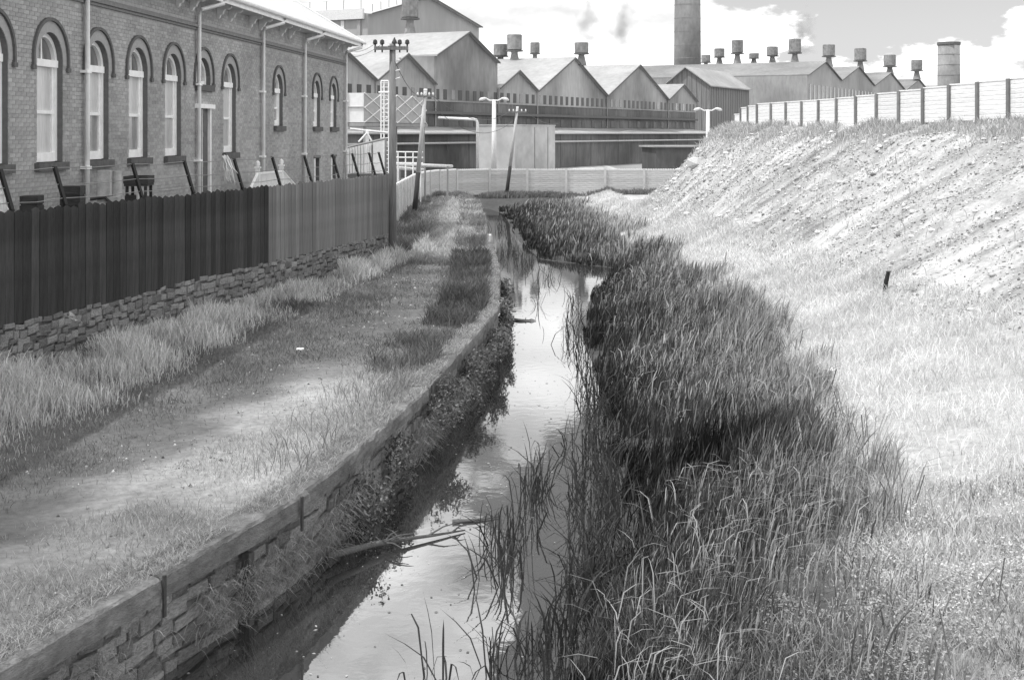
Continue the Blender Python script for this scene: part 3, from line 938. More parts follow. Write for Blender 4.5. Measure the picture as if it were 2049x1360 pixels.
pB = leaning_pole((1012,390), (1035,215), 88.7, 'leaning service pole with tarred foot against the long straight concrete wall', .62)
def lamp_post(px, ytop, Y, label, arm):
    top = P(px, ytop, Y); base = Vector((top.x, Y, 0.0))
    t = thing('lamp_post', base, label, 'lamp post', 'white twin lamp posts in the works yard')
    m = mat('white_lamp_column', .78, .55, ns=4, na=.08)
    b = MB(); b.tube([base, (base.x, Y, top.z)], [.24*1.0, .15], 14); b.build('column', m, t, smooth=True)
    for e in (-1, 1):
        b = MB(); b.tube([top, top+Vector((e*arm*.35,0,-.02)), top+Vector((e*arm*.7,0,.16)), top+Vector((e*arm*.98,0,.18))], .06, 8); b.build('arm', m, t)
        c = top+Vector((e*arm*.95,0,.12)); b = MB()
        b.tube([c+Vector((-e*.30,0,.06)), c+Vector((-e*.12,0,.02)), c+Vector((e*.16,0,-.06)), c+Vector((e*.32,0,-.12))], [.06,.13,.15,.05], 10); b.build('lantern', mat('lantern_glass', .7, .2, na=.1), t, smooth=True)
    return top
lamp_post(988, 201, 106, 'white twin armed lamp post in front of the pale concrete block', .95)
lamp_post(1416, 221, 116, 'white twin armed lamp post rising behind the end of the spoil bank', 1.0)
# overhead wires
def wire(a, c_, sag, label, r=.012):
    b = MB(); a, c_ = Vector(a), Vector(c_)
    b.tube([a.lerp(c_, i/12) - Vector((0,0,sag*4*(i/12)*(1-i/12))) for i in range(13)], r, 4)
    tag(b.build('overhead_wire', mat('wire', .12, .6, na=0)), label, 'wire', 'overhead wires')
armc = Vector((base.x, base.y, 0)); 
tp_ = Vector((-3.71, 40.2, 0))
bpole = hit(785, 524)
for i, dx in enumerate((-34, -20)):
    wire((bpole.x+dx*sc, bpole.y-.11, az+.14), bp_(blen+.3, 7.5-.25*i, .2), .12, ('higher','lower')[i] + ' thin wire from the telegraph pole crossarm to the brick building eave', .008)
wire((bpole.x+.1, bpole.y-.05, topz-.6), pA[1]+Vector((0,-.1,-.2)), .45, 'slack wire from the telegraph pole to the pole at the wall bend', .012)
wire(pA[1]+Vector((.3,-.1,-.25)), pB[1]+Vector((-.5,-.1,-.25)), .9, 'upper slack wire between the two leaning poles', .016)
wire(pA[1]+Vector((.3,-.1,-.75)), pB[1]+Vector((-.3,-.1,-.9)), 1.1, 'lower slack wire between the two leaning poles', .016)
wire(pB[1]+Vector((.5,-.1,-.25)), (4.2, 118.0, 4.9), .35, 'wire from the leaning pole down to the pale concrete block', .016)

# ------------------------------------------------------------------ concrete panel walls
m_panel = mat('precast_concrete', .54, .9, ns=7, na=.22, bump=.35, bs=9, rnd=.10, stretch=(1,1,3))
m_post = mat('precast_post', .60, .9, ns=6, na=.15, rnd=.06)
m_bead = mat('pale_bead', .82, .9, ns=6, na=.08)  # beads paler than the panels they top
m_panel2 = mat('bleached_concrete', .76, .9, ns=7, na=.14, bump=.3, bs=9, rnd=.07, stretch=(1,1,3))
m_post2 = mat('grey_wall_post', .20, .9, ns=6, na=.2, rnd=.1)
def plank_mesh(h, m, cap=False, ncap=15, dep=.05):
    b = MB(); e = .012
    # ribbed plank, unit length along x: two ribs, joint recessed
    for z0, z1 in ((0.006, h/2-.006), (h/2+.006, h-.006)):
        b.slab([(-.5, 0, z0), (-.5, -dep+e, z0), (-.5, -dep, z0+e), (-.5, -dep, z1-e), (-.5, -dep+e, z1), (-.5, 0, z1)], (1,0,0))
    b.slab([(-.5, 0, 0), (-.5, -dep*.8, 0), (-.5, -dep*.8, h), (-.5, 0, h)], (1,0,0))
    if cap:
        b = MB()
        for i in range(ncap):
            x = -.5 + (i+.5)/ncap; w = .5/ncap*.88
            pr = [(x-w, h), (x-w, h+.05), (x-w*.6, h+.09), (x, h+.105), (x+w*.6, h+.09), (x+w, h+.05), (x+w, h)]
            b.slab([(a, .004, z) for a, z in pr], (0, -dep-.008, 0))
    return b.mesh('beaded_cap' if cap else 'panel_plank', m)
def panel_wall(root, pts, zb, H, nplank, mp_, mpost, wpost, cap, ncap, proud):
    """pts: list of post positions (x,y); zb: base z per post"""
    h = H/nplank
    pm = plank_mesh(h, mp_); cm = plank_mesh(h, m_bead, True, ncap) if cap else None
    b = MB(); b.slab([(-wpost/2, .06, 0), (-wpost/2, -proud, 0), (wpost/2, -proud, 0), (wpost/2, .06, 0)], (0,0,1))
    po = b.mesh('post', mpost)
    for i in range(len(pts)):
        p = Vector((*pts[i], zb[i]))
        d = Vector((*pts[min(i+1, len(pts)-1)], 0)) - Vector((*pts[max(i-1, 0)], 0))
        a = math.atan2(d.y, d.x)
        inst('post', po, root, TRS(p - Vector((0,0,.25)), a, (1,1,H+.25+(.10 if cap else .03))))
        if i+1 < len(pts):
            q = Vector((*pts[i+1], zb[i])); d = q - p; a = math.atan2(d.y, d.x); L = d.length - wpost*.92
            for k in range(nplank):
                inst('panel', pm, root, TRS((p+q)/2 + Vector((0,0,k*h)), a, (L,1,1)))
            if cap: inst('beaded_cap', cm, root, TRS((p+q)/2 + Vector((0,0,(nplank-1)*h)), a, (L,1,1)))
# the wall that closes the view: sampled along its line every 2.7 m
wy = np.concatenate([np.arange(44.5, 90, .1)]); wl = np.stack([xwall(wy), wy], 1)
wl = np.concatenate([wl, np.stack([np.arange(.1, 19, .1), np.full(189, 90.0)], 1)])
k7 = np.ones(31)/31
sm = wl.copy()
for j in range(2): sm[:,j] = np.convolve(np.pad(wl[:,j], 15, mode='edge'), k7, 'valid')
ds = np.concatenate([[0], np.cumsum(np.hypot(*np.diff(sm, axis=0).T))])
ts = np.arange(0, ds[-1], 2.7)
pts = [(float(np.interp(s, ds, sm[:,0])), float(np.interp(s, ds, sm[:,1]))) for s in ts]
bwll = thing('concrete_wall', (0, 90, -.2), 'precast concrete panel wall with beaded top closing the end of the canal', 'wall')
panel_wall(bwll, pts, [float(np.interp(y, [44, 60, 84, 90], [.0, -.02, -.15, -.22])) for _, y in pts], 1.68, 6, m_panel, m_post, .16, True, 15, .13)
# wall on top of the bank
twll = thing('bank_wall', (13, 52, ZC-.1), 'pale concrete panel wall with dark posts on top of the spoil bank', 'wall')
pts = []; zb = []
for n in range(-6, 13):
    y = (n+22)*1.82*1.0
    y = 40.0 + (y - 22*1.82)
    y = 40.0 - 0.0 + (12-0)*0 + n*0 + (n*1.82)
    x = 15.35 + (y-40.0)*(11.72-15.35)/(61.9-40.0)
    pts.append((x, y)); zb.append(4.18 + .30*float(sstep(56, 38, y)))
for k in range(1, 4):
    pts.append((11.66-.04*k, 61.9+1.75*k)); zb.append(4.16-.05*k - (.25 if k == 3 else 0))
pts = [p for p in reversed(pts)]; zb = list(reversed(zb))
panel_wall(twll, pts, zb, 1.18, 4, m_panel2, m_post2, .15, False, 1, .12)
b = MB()
for (p, z), (q, z2) in zip(list(zip(pts, zb))[:-1], list(zip(pts, zb))[1:]):
    a, c_ = Vector((*p, z+1.19)), Vector((*q, z+1.19)); d = c_-a; nrm = Vector((d.y,-d.x,0)).normalized()
    b.obox(a - nrm*.03, d, nrm*.10, (0,0,.05))
b.build('coping', m_panel2, twll)

# ------------------------------------------------------------------ the works
FD = Vector((0.51, 1, 0)).normalized(); FR = Vector((-FD.y, FD.x, 0)); FNrm = Vector((FD.y, -FD.x, 0))
m_sheet = mat('grey_sheet_wall', .32, .85, ns=2.2, na=.16, bump=.2, stretch=(1,1,.25), blot=.42, blots=.10)
m_sheet2 = mat('mid_grey_sheet_wall', .34, .85, ns=2.2, na=.16, stretch=(1,1,.25), blot=.2, blots=.1)
m_sroof = mat('pale_sheet_roofing', .37, .7, ns=1.5, na=.14, stretch=(1,1,1), blot=.14, blots=.15)
m_sroof2 = mat('aged_sheet_roofing', .24, .8, ns=1.5, na=.16, blot=.2, blots=.12)
m_dark = mat('dark_pane', .05, .3, na=.15)
m_edge = mat('dark_roof_edge', .14, .8, na=.1)
def Fl(Y, k): 
    """point on a facade line: distance Y, px = 2350 - k/Y"""
    px = 2350 - k/Y
    return Vector(((px-1024)/F*Y, Y, 0))
def gable_bay(root, p0, p1, eave0, eave1, apex, L, mw, mr, zb=0.0, hang=.35, side=True):
    """gable wall from p0 to p1 (ground), ridge running back along FR"""
    mid = (p0+p1)/2
    up = lambda p, z: Vector((p.x, p.y, z))
    b = MB()
    b.slab([up(p0, zb), up(p1, zb), up(p1, eave1), up(mid, apex), up(p0, eave0)], FR*.3); b.build('gable_wall', mw, root)
    if side:
        b = MB()
        a0 = p0 + FR*.3
        b.quad(up(a0, zb), up(a0, eave0), up(a0+FR*L, eave0), up(a0+FR*L, zb)); b.build('side_wall', mw, root, recalc=False)
    b = MB(); T = Vector((0,0,.18))
    d = (p1-p0).normalized()*.0
    o = -FR*hang
    b.slab([up(p0+o, eave0+.02), up(mid+o, apex+.02), up(mid+FR*L, apex+.02), up(p0+FR*L, eave0+.02)], T)
    b.slab([up(mid+o, apex+.025), up(p1+o, eave1+.025), up(p1+FR*L, eave1+.025), up(mid+FR*L, apex+.025)], T)
    r = b.build('roof', mr, root)
    b = MB()
    for A, B in ((up(p0, eave0), up(mid, apex)), (up(mid, apex), up(p1, eave1))):
        b.obox(A+o-FR*.06+Vector((0,0,-.02)), B-A, FR*.05, (0,0,.17))
    b.build('barge_board', m_edge, r)
def ventilator(root, p, r, h, zb):
    """drum on a waisted neck, standing over roof point p"""
    b = MB(); b.tube([(p.x,p.y,zb-.6), (p.x,p.y,zb+h*.35), (p.x,p.y,zb+h*.5)], [r*.75, r*.42, r*.55], 12); v = b.build('ventilator', mat('ventilator_steel', .24, .8, ns=2, na=.25, blot=.2, blots=.5), root, smooth=False)
    b = MB(); b.tube([(p.x,p.y,zb+h*.5), (p.x,p.y,zb+h*1.15), (p.x,p.y,zb+h*1.18)], [r, r, r*.9], 14); b.build('drum', MATS['ventilator_steel'], v)
    b = MB(); b.tube([(p.x,p.y,zb+h*.42), (p.x,p.y,zb+h*.47)], [r*1.15, r*1.15], 14); b.build('collar', m_edge, v)
m_low = mat('dark_lower_cladding', .15, .85, ns=2, na=.25, stretch=(1,1,.3), blot=.3, blots=.12)  # darker than the sheeting above it
k1 = 200000.0
w1 = thing('works_shed', Fl(150, k1), 'row of grey gabled factory bays with a band of small windows', 'factory')
bays = [(104, 114.5, 9, 9, 11.85), (114.5, 125, 9, 9, 11.85), (125, 135, 9, 9, 11.85), (135, 147.6, 12.0, 11.9, 14.9), (147.6, 156.6, 9, 9, 11.25), (156.6, 175.8, 9, 9, 13.55), (175.8, 197, 9, 9, 13.7), (197, 209, 9, 9, 11.5)]
rb = random.Random(31)
for y0, y1, e0, e1, ap in bays:
    gable_bay(w1, Fl(y0, k1), Fl(y1, k1), e0, e1, ap, 26, m_sheet, m_sroof)
p0, p1 = Fl(104.5, k1), Fl(208.5, k1); Lf = (p1-p0).length
n = int(Lf/1.62)
for i in range(n):
    s = (i+.5)*Lf/n
    for z0, z1, w in ((7.55, 8.62, .72),):
        b = MB(); b.obox(p0+FD*(s-w/2)+FNrm*(-.06)+Vector((0,0,z0)), FD*w, FNrm*.10, (0,0,z1-z0)); wq = b.build('window', m_dark if rb.random() < .85 else m_glass, w1)
    if i % 2 == 0:
        b = MB(); b.obox(p0+FD*(s-.4)+FNrm*(-.0)+Vector((0,0,4.75)), FD*1.0, FNrm*.10, (0,0,.95)); b.build('lower_window', m_dark, w1)
b = MB(); b.obox(p0+FNrm*.02, FD*Lf, FNrm*.04, (0,0,7.31)); b.build('lower_cladding', m_low, w1)
# window band plinth and horizontal sheeting line
b = MB(); b.obox(p0+FNrm*.02+Vector((0,0,7.32)), FD*Lf, FNrm*.10, (0,0,.16)); b.build('sill_band', m_sheet2, w1)
b = MB(); b.obox(p0+FNrm*.02+Vector((0,0,6.0)), FD*Lf, FNrm*.45, (0,0,.30)); b.build('canopy', m_edge, w1)
for (px, py, r, h, Y) in ((820, 62, .95, 3.0, 146), (1001, 128, .95, 2.2, 172), (1029, 122, 1.0, 2.9, 170), (1070, 122, .65, 2.1, 175), (1163, 122, .9, 2.0, 168)):
    p = P(px, py, Y); ventilator(w1, p, r, h, p.z)
for y in (125, 135, 147.6, 156.6, 175.8, 197):
    q = Fl(y, k1)+FNrm*.15
    b = MB(); b.tube([q+Vector((0,0,4.6)), q+Vector((0,0,9.0))], .09, 6); b.build('valley_downpipe', m_sheet2, w1)
for i in range(26):
    q = p0+FD*((i+.5)*Lf/26)+FNrm*.06
    b = MB(); b.obox(q+Vector((0,0,6.32)), FD*.05, FNrm*.02, (0,0,1.0)); b.build('sheet_lap', m_edge, w1)
# lean-to along the front of the works
l1 = thing('low_lean_to', Fl(150, k1)+FNrm*5, 'low dark sheet walled lean-to along the foot of the factory', 'shed')
q0, q1 = Fl(112, k1)+FNrm*5.0, Fl(206, k1)+FNrm*5.0; Ll = (q1-q0).length
m_lean = mat('dark_sheet_wall', .13, .85, ns=2, na=.25, stretch=(1,1,.3), blot=.4, blots=.12)
b = MB(); b.obox(q0, FD*Ll, -FNrm*.2, (0,0,3.9)); b.build('wall', m_lean, l1)
b = MB(); b.slab([q0+Vector((0,0,3.92))+FNrm*.3, q1+Vector((0,0,3.92))+FNrm*.3, q1+Vector((0,0,4.6))-FNrm*4.9, q0+Vector((0,0,4.6))-FNrm*4.9], (0,0,.08)); b.build('roof', m_sheet, l1)
for z, r in ((4.02, .13), (3.05, .10)):
    b = MB(); b.tube([q0+FNrm*.35+Vector((0,0,z)), q1+FNrm*.35+Vector((0,0,z))], r, 8); b.build('pipe', mat('pale_pipe', .5, .6, na=.15), l1)
for i in range(24):
    s = (i+.5)/24*Ll
    b = MB(); b.obox(q0+FD*s, FD*.06, FNrm*.04, (0,0,3.85)); b.build('sheet_joint', m_edge, l1)
# pale concrete block in front
bk = thing('concrete_block', (.28, 120, 0), 'pale flat topped concrete block in front of the factory', 'building')
m_blk = mat('pale_render', .50, .9, ns=1.2, na=.12, blot=.12, blots=.4)
c = Vector((.28, 120, 0))
b = MB(); b.obox(c, FD*8.7, FR*4.0, (0,0,4.72)); b.build('wall', m_blk, bk)
for s in (4.1, 7.0):
    b = MB(); b.obox(c+FD*s+FNrm*.005, FD*.05, FNrm*.03, (0,0,4.6)); b.build('joint', m_edge, bk)
b = MB(); b.obox(c-FD*.06+FNrm*.06+Vector((0,0,4.722)), FD*8.8, FR*4.1, (0,0,.10)); b.build('parapet', m_blk, bk)
# flat roofed dark shed to its right
sh = thing('dark_shed', (15.5, 128, 0), 'dark flat roofed shed behind the end of the spoil bank', 'shed')
b = MB(); b.obox((14.2, 128, 0), (8.0,.8,0), (-.8,6,0), (0,0,2.6)); b.build('wall', m_lean, sh)
b = MB(); b.obox((13.9, 127.6, 2.62), (8.5,.85,0), (-.8,6.6,0), (0,0,.16)); b.build('roof', m_sheet2, sh)
# inverted-L pipe
pl = thing('pipe_gantry', P(955, 300, 112), 'white pipe running level then dropping beside the pale concrete block', 'pipe')
a = P(955, 239, 112); 
b = MB(); b.tube([P(878, 236, 118), a-Vector((.35,0,0)), a-Vector((.1,0,.06)), a-Vector((0,0,.35)), Vector((a.x, a.y, 0))], .13, 8); b.build('pipe', m_whited, pl, smooth=True)
# ventilated hall far behind
bh = thing('far_hall', Fl(200, 323000)*1.0, 'high pale industrial hall with low pitched roof and rooftop railing', 'factory')
kh = 200*(2350-735)
h0, h1 = Fl(200, kh), Fl(232, kh)
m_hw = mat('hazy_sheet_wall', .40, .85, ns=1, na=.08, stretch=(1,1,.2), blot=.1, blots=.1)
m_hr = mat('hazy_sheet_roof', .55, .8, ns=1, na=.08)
gable_bay(bh, h0, h1, 22.3, 22.8, 26.6, 70, m_hw, m_hr, hang=.8)
b = MB(); b.obox(h0+FR*.5-FD*.6+Vector((0,0,21.6)), FR*68, FD*.5, (0,0,1.6)); b.build('eaves_fascia', m_whited, bh)
for i in range(16):
    b = MB(); b.tube([h0+FR*(1+i*3.2)-FD*.3+Vector((0,0,23.2)), h0+FR*(1+i*3.2)-FD*.3+Vector((0,0,24.6))], .06, 5); b.build('railing_post', m_edge, bh)
b = MB(); b.tube([h0+FR*1-FD*.3+Vector((0,0,24.6)), h0+FR*50-FD*.3+Vector((0,0,24.6))], .05, 5); b.build('railing', m_whited, bh)
mid = (h0+h1)/2
for i in range(7):
    f = .08+i*.13; q = h0.lerp(mid, f); z = 22.5+(26.7-22.5)*f
    b = MB(); b.tube([Vector((q.x,q.y,z)), Vector((q.x,q.y,z+1.2))], .06, 5); b.build('railing_post', m_edge, bh)
b = MB(); b.tube([Vector((h0.x,h0.y,23.9)), Vector((mid.x,mid.y,27.9))], .05, 5); b.build('railing', m_whited, bh)
for s in (1.2, 4.2):
    b = MB(); b.obox(h0+FR*(s)-FD*.25, FR*.6, FD*.2, (0,0,21.5)); b.build('column', m_whited if s > 3 else m_hw, bh)
# boarded shed on the right
sb = thing('boarded_shed', (35, 230, 0), 'small board clad shed with pale roof above the end gable', 'shed')
m_brd = mat('weathered_cladding', .22, .9, ns=1.5, na=.35, stretch=(3,3,.15))
c = Vector((35, 230, 0)); W_, M_ = 8.8, 24.0
up = lambda p, z: Vector((p.x, p.y, z))
b = MB(); b.slab([up(c, 0), up(c, 12.3), up(c+FR*W_/2, 15.7), up(c+FR*W_, 12.3), up(c+FR*W_, 0)], FD*.3); b.build('gable_wall', m_brd, sb)
b = MB(); b.obox(c+FD*.3, FD*(M_-.3), FR*.3, (0,0,12.3)); b.build('side_wall', m_brd, sb)
b = MB()
b.slab([up(c, 12.25)-FD*.6+FNrm*.5, up(c+FR*W_/2, 15.72)-FD*.6, up(c+FR*W_/2, 15.72)+FD*M_, up(c, 12.25)+FD*M_+FNrm*.5], (0,0,.2))
b.slab([up(c+FR*W_, 12.25)-FD*.6, up(c+FR*W_, 12.25)+FD*M_, up(c+FR*W_/2, 15.725)+FD*M_, up(c+FR*W_/2, 15.725)-FD*.6], (0,0,.2)); b.build('roof', m_sroof, sb)
for s in np.arange(.6, W_, .9):
    zt_ = 12.2 + 3.3*(1-abs(s-W_/2)/(W_/2))
    b = MB(); b.obox(c+FR*s-FD*.04, FR*.08, FD*.03, (0,0,zt_)); b.build('cover_strip', m_edge, sb)
for s in np.arange(.8, M_, 1.4):
    b = MB(); b.obox(c+FD*s+FNrm*.0, FD*.08, FNrm*.05, (0,0,12.2)); b.build('cover_strip', m_edge, sb)
# second works row
k2 = 186700.0
w2 = thing('saw_tooth_works', Fl(300, k2), 'receding row of grey factory gables above the bank wall', 'factory')
def Yof(px): return k2/(2350-px)
eds = [1615, 1682, 1748, 1810, 1862, 1906, 1944]
aps = [18.6, 19.0, 19.2, 19.0, 18.6, 18.0]
for i in range(6):
    gable_bay(w2, Fl(Yof(eds[i]), k2), Fl(Yof(eds[i+1]), k2), 15.3, 15.3, aps[i], 42 if i == 0 else 26, m_sheet2, m_sroof2)
pw0, pw1 = Fl(Yof(1616), k2), Fl(Yof(1900), k2); Lw = (pw1-pw0).length
nn_ = int(Lw/3.4)
for i in range(nn_):
    s = (i+.5)*Lw/nn_
    b = MB(); b.obox(pw0+FD*(s-.6)-FNrm*.05+Vector((0,0,9.5)), FD*1.2, FNrm*.12, (0,0,4.2)); b.build('window', m_glass, w2)
for (px, py, r, h, Y) in ((1412, 135, 1.0, 2.3, 285), (1439, 126, 1.15, 2.7, 290), (1475, 124, 1.25, 4.0, 283), (1508, 124, 1.1, 1.6, 290), (1545, 124, 1.2, 2.8, 285), (1590, 124, 1.3, 4.1, 276), (1658, 128, 1.25, 3.4, 272),
                          (1721, 138, 1.35, 4.0, 300), (1780, 148, 1.5, 4.1, 332), (1834, 155, 1.5, 4.1, 362)):
    p = P(px, py, Y); ventilator(w2, p, r, h, p.z)
# chimneys
m_chim = mat('chimney_brick', .26, .9, ns=1.2, na=.18, bump=.1, stretch=(1,1,.5), blot=.2, blots=.12)
def chimney(pxc, Y, r0, r1, zt_, label, band):
    x = (pxc-1024)/F*Y
    t = thing('factory_chimney', (x, Y, 0), label, 'chimney')
    b = MB(); b.tube([(x,Y,0), (x,Y,zt_)], [r0, r1], 32); b.build('shaft', m_chim, t, smooth=True)
    b = MB(); b.tube([(x,Y,zt_-1.0), (x,Y,zt_-.8), (x,Y,zt_), (x,Y,zt_+.02)], [r1+.02, r1+.25, r1+.25, r1-.3], 32); b.build('cap', m_edge if band else m_chim, t)
    for i in range(int(zt_/3.2)):
        z = 2.5+i*3.2
        if z > zt_-1.5: break
        rr = r0+(r1-r0)*z/zt_
        b = MB(); b.tube([(x,Y,z), (x,Y,z+.18)], [rr+.05, rr+.05], 32); b.build('iron_band', m_chim, t)
chimney(1375, 310, 3.45, 2.75, 62, 'tall round chimney rising out of sight behind the factory roofs', False)
chimney(1898, 400, 3.5, 3.25, 32, 'short broad round chimney with dark rim beyond the bank wall', True)

# ------------------------------------------------------------------ yard plant between brick building and pole
gt = thing('hopper_house', (-10.4, 86, 0), 'pale sheeted hopper house on stilts with cross braced side beyond the brick building', 'building')
a = P(727, 186, 84); z0, z1 = CAMZ+(HOR-245)/F*84, CAMZ+(HOR-186)/F*84
c = Vector((a.x, 84, z0))
lx = Vector((-.97, .25, 0)); rx = Vector((.30, .95, 0)).normalized()
nr0 = Vector((rx.y, -rx.x, 0))
m_pale = mat('pale_sheeting', .80, .8, ns=2, na=.1)  # front brightened in colour, standing in for sun on it
m_side_shade = mat('shaded_sheeting', .42, .8, ns=2, na=.12)  # greyer copy: the side's shade is put into its colour
b = MB(); b.obox(c, lx*2.4, rx*11.0, (0,0,z1-z0)); b.build('wall', m_pale, gt)
b = MB(); b.obox(c+nr0*.004+rx*.02, nr0*.03, rx*10.95, (0,0,z1-z0-.01)); b.build('side_shade_sheet', m_side_shade, gt)  # thin sheet added to carry the shade of this side
b = MB(); b.obox(c+Vector((.06,-.02,-.25)), lx*2.6, rx*11.3, (0,0,.22)); b.build('floor_beam', m_sheet2, gt)
H_ = z1-z0
nr = Vector((rx.y, -rx.x, 0))
for i in range(4):
    u0, u1 = rx*(11.0*i/4), rx*(11.0*(i+1)/4)
    for zz in (0, H_/2):
        for A, B in ((c+u0+Vector((0,0,zz)), c+u1+Vector((0,0,zz+H_/2))), (c+u1+Vector((0,0,zz)), c+u0+Vector((0,0,zz+H_/2)))):
            b = MB(); b.tube([A+nr*.06, B+nr*.06], .04, 5); b.build('brace', m_pale, gt)
for s in (1.1, 2.0):
    b = MB(); b.obox(c+lx*s-Vector((0,.10,.4)), lx*.14, (0,.08,0), (0,0,H_+.5)); b.build('mullion', m_sheet2, gt)
b = MB(); b.obox(c+lx*2.4-Vector((0,.08,-H_*.5)), -lx*2.4, (0,.06,0), (0,0,.06)); b.build('girt', m_sheet2, gt)
for s in (0.1, 2.2):
    for u in (0.2, 5, 10.5):
        b = MB(); q = c+lx*s+rx*u; b.obox((q.x,q.y,0), (.2,0,0), (0,.2,0), (0,0,z0-.25)); b.build('leg', m_sheet2, gt)
# ladder frame
ld = thing('caged_ladder', P(769, 300, 80)*1.0, 'white caged access ladder beside the telegraph pole', 'ladder')
for px in (762, 768, 777):
    p = P(px, 162, 80); b = MB(); b.tube([(p.x, p.y, .2), p], .045, 6); b.build('stile', m_white, ld)
for i in range(26):
    z = .6 + i*.26
    if z > P(0,165,80).z: break
    b = MB(); b.tube([(P(762,0,80).x, 80, z), (P(777,0,80).x, 80, z)], .022, 5); b.build('rung', m_white, ld)
b = MB(); b.tube([P(757,185,80), P(779,185,80)], .06, 6); b.build('platform', m_white, ld)
b = MB(); b.tube([P(762,162,80), P(777,162,80)], .05, 6); b.build('top_rail', m_white, ld)
# corrugated screen
cs = thing('corrugated_screen', P(715, 345, 60), 'white corrugated sheet screen with sloping top between brick building and pole', 'screen')
for i in range(10):
    xa, xb = 688+i*5.6, 688+(i+1)*5.6
    Y = 60+i*.05
    ya, yb = 296-(xa-688)*.215, 296-(xb-688)*.215
    A, B, C_, D = P(xa, 352, Y), P(xb-1.2, 352, Y), P(xb-1.2, yb, Y), P(xa, ya, Y)
    xm = (A.x+B.x)/2
    b = MB(); n = 6; vs = []
    for j in range(n+1):
        f = j/n; x = A.x+(B.x-A.x)*f; off = -.09*math.sin(math.pi*f)
        vs += [(x, Y+off, A.z-.6), (x, Y+off, D.z+(C_.z-D.z)*f)]
    b.add(vs, [(2*j, 2*j+2, 2*j+3, 2*j+1) for j in range(n)]); b.build('corrugated_sheet', m_white, cs, smooth=True, recalc=False)
b = MB(); b.slab([P(746,352,60.3), P(767,352,60.3), P(767,280,60.3), P(746,284,60.3)], (0,.05,0)); b.build('flat_panel', m_white, cs)
b = MB(); b.tube([P(686,297,59.8), P(769,278,59.9)], .06, 6); b.build('top_rail', m_sheet, cs)
b = MB(); b.obox(P(684,353,59.6)-Vector((0,0,.3)), (2.2,0,0), (0,.5,0), (0,0,.42)); b.build('base_beam', m_edge, cs)
for px in (690, 715, 745, 769):
    A = P(px, 353, 60.45); b = MB(); b.obox((A.x, A.y, .2), (.09,0,0), (0,.09,0), (0,0,P(px, 292-(px-688)*.19, 60.4).z-.2)); b.build('post', m_sheet, cs)
# hoist frame behind the screen
hf = thing('hoist_frame', P(734, 280, 66), 'small white A frame hoist above the corrugated screen', 'hoist')
b = MB(); A = P(734, 262, 66); b.obox((A.x-.08, 66, .3), (.16,0,0), (0,.16,0), (0,0,A.z-.3)); b.build('mast', m_white, hf)
for px in (717, 744):
    b = MB(); b.tube([A-Vector((0,0,.1)), P(px, 284, 66)], .05, 6); b.build('strut', m_white, hf)
b = MB(); b.tube([P(700, 258, 66.2), P(776, 266, 66.2)], .07, 6); b.build('beam', m_whited, hf)
# platform railing
pr = thing('platform_railing', P(820, 340, 72), 'white pipe railing and pipes over the top of the concrete wall', 'railing')
for y in (304, 315, 326):
    b = MB(); b.tube([P(792, y, 72), P(846, y+.5, 72)], .04, 6); b.build('rail', m_white, pr)
for px in (796, 811, 826, 841):
    A = P(px, 303, 72); b = MB(); b.tube([(A.x, 72, .2), A], .04, 6); b.build('post', m_white, pr)
for y, x1 in ((329, 904), (336, 846)):
    b = MB(); b.tube([P(790, y, 74), P(x1, y+4, 78)], .10, 8); b.build('pipe', m_whited, pr, smooth=True)
for px in (800, 850, 895):
    A = P(px, 333, 75.5); b = MB(); b.tube([(A.x, 75.5, -.1), A], .06, 6); b.build('support', m_sheet, pr)

# ------------------------------------------------------------------ small things on the ground and in the water
def paper(px, py, size, label, seed):
    p = hit(px, py); r = random.Random(seed); b = MB()
    n = 4; vs = []
    for i in range(n):
        for j in range(n):
            vs.append((p.x + size*(i/(n-1)-.5), p.y + size*.8*(j/(n-1)-.5), p.z + .10 + r.uniform(0, size*.35)))
    fs = [(i*n+j, (i+1)*n+j, (i+1)*n+j+1, i*n+j+1) for i in range(n-1) for j in range(n-1)]
    b.add(vs, fs); o = b.build('paper_scrap', mat('litter_paper', .8, .8, na=.05), recalc=False)
    tag(o, label, 'litter')
paper(600, 711, .12, 'white paper scrap on the towpath at the edge of the tall grass', 1)
paper(1655, 755, .2, 'small white paper scrap in the bleached grass beyond the reeds', 2)
q = hit(1247, 508); 
b = MB(); b.box((q.x, q.y, q.z+.75), (.16,.12,.07), .5); b.tube([(q.x,q.y,q.z-.1),(q.x,q.y,q.z+.72)], [.012,.010], 5)
tag(b.build('marker_flag', mat('litter_paper', .8, .8, na=.05)), 'white scrap caught on a stem standing up among the reeds', 'litter')
p = P(146, 634, float(22.7)); 
b = MB(); rq = random.Random(44); nq = 5
vs = [(p.x+.17*(i/4-.5)+rq.uniform(-.025,.025), p.y-.02-rq.uniform(0,.07), p.z+.13*(j/4-.5)-.10*(i/4-.5)+rq.uniform(-.02,.02)) for i in range(nq) for j in range(nq)]
b.add(vs, [(i*nq+j, (i+1)*nq+j, (i+1)*nq+j+1, i*nq+j+1) for i in range(nq-1) for j in range(nq-1) if (i, j) not in ((0,3),(3,0))])
tag(b.build('torn_sack', mat('torn_sacking', .5, .9, ns=9, na=.2), recalc=False), 'pale torn scrap poking from under the fence boards on the stone wall', 'litter')
p = hit(1768, 582); tp2 = P(1777, 544, p.y)
t = thing('timber_stake', p, 'dark leaning stake at the foot of the spoil bank', 'stake')
b = MB(); b.tube([p-Vector((.02,0,.2)), p.lerp(tp2,.5)+Vector((.005,.01,0)), tp2], [.05,.055,.045], 7); b.build('stake', mat('black_stake', .03, .9, na=.3), t)
b = MB(); b.tube([tp2, tp2+Vector((0,0,.02))], [.058,.05], 7); b.build('stake_cap', m_iron, t)
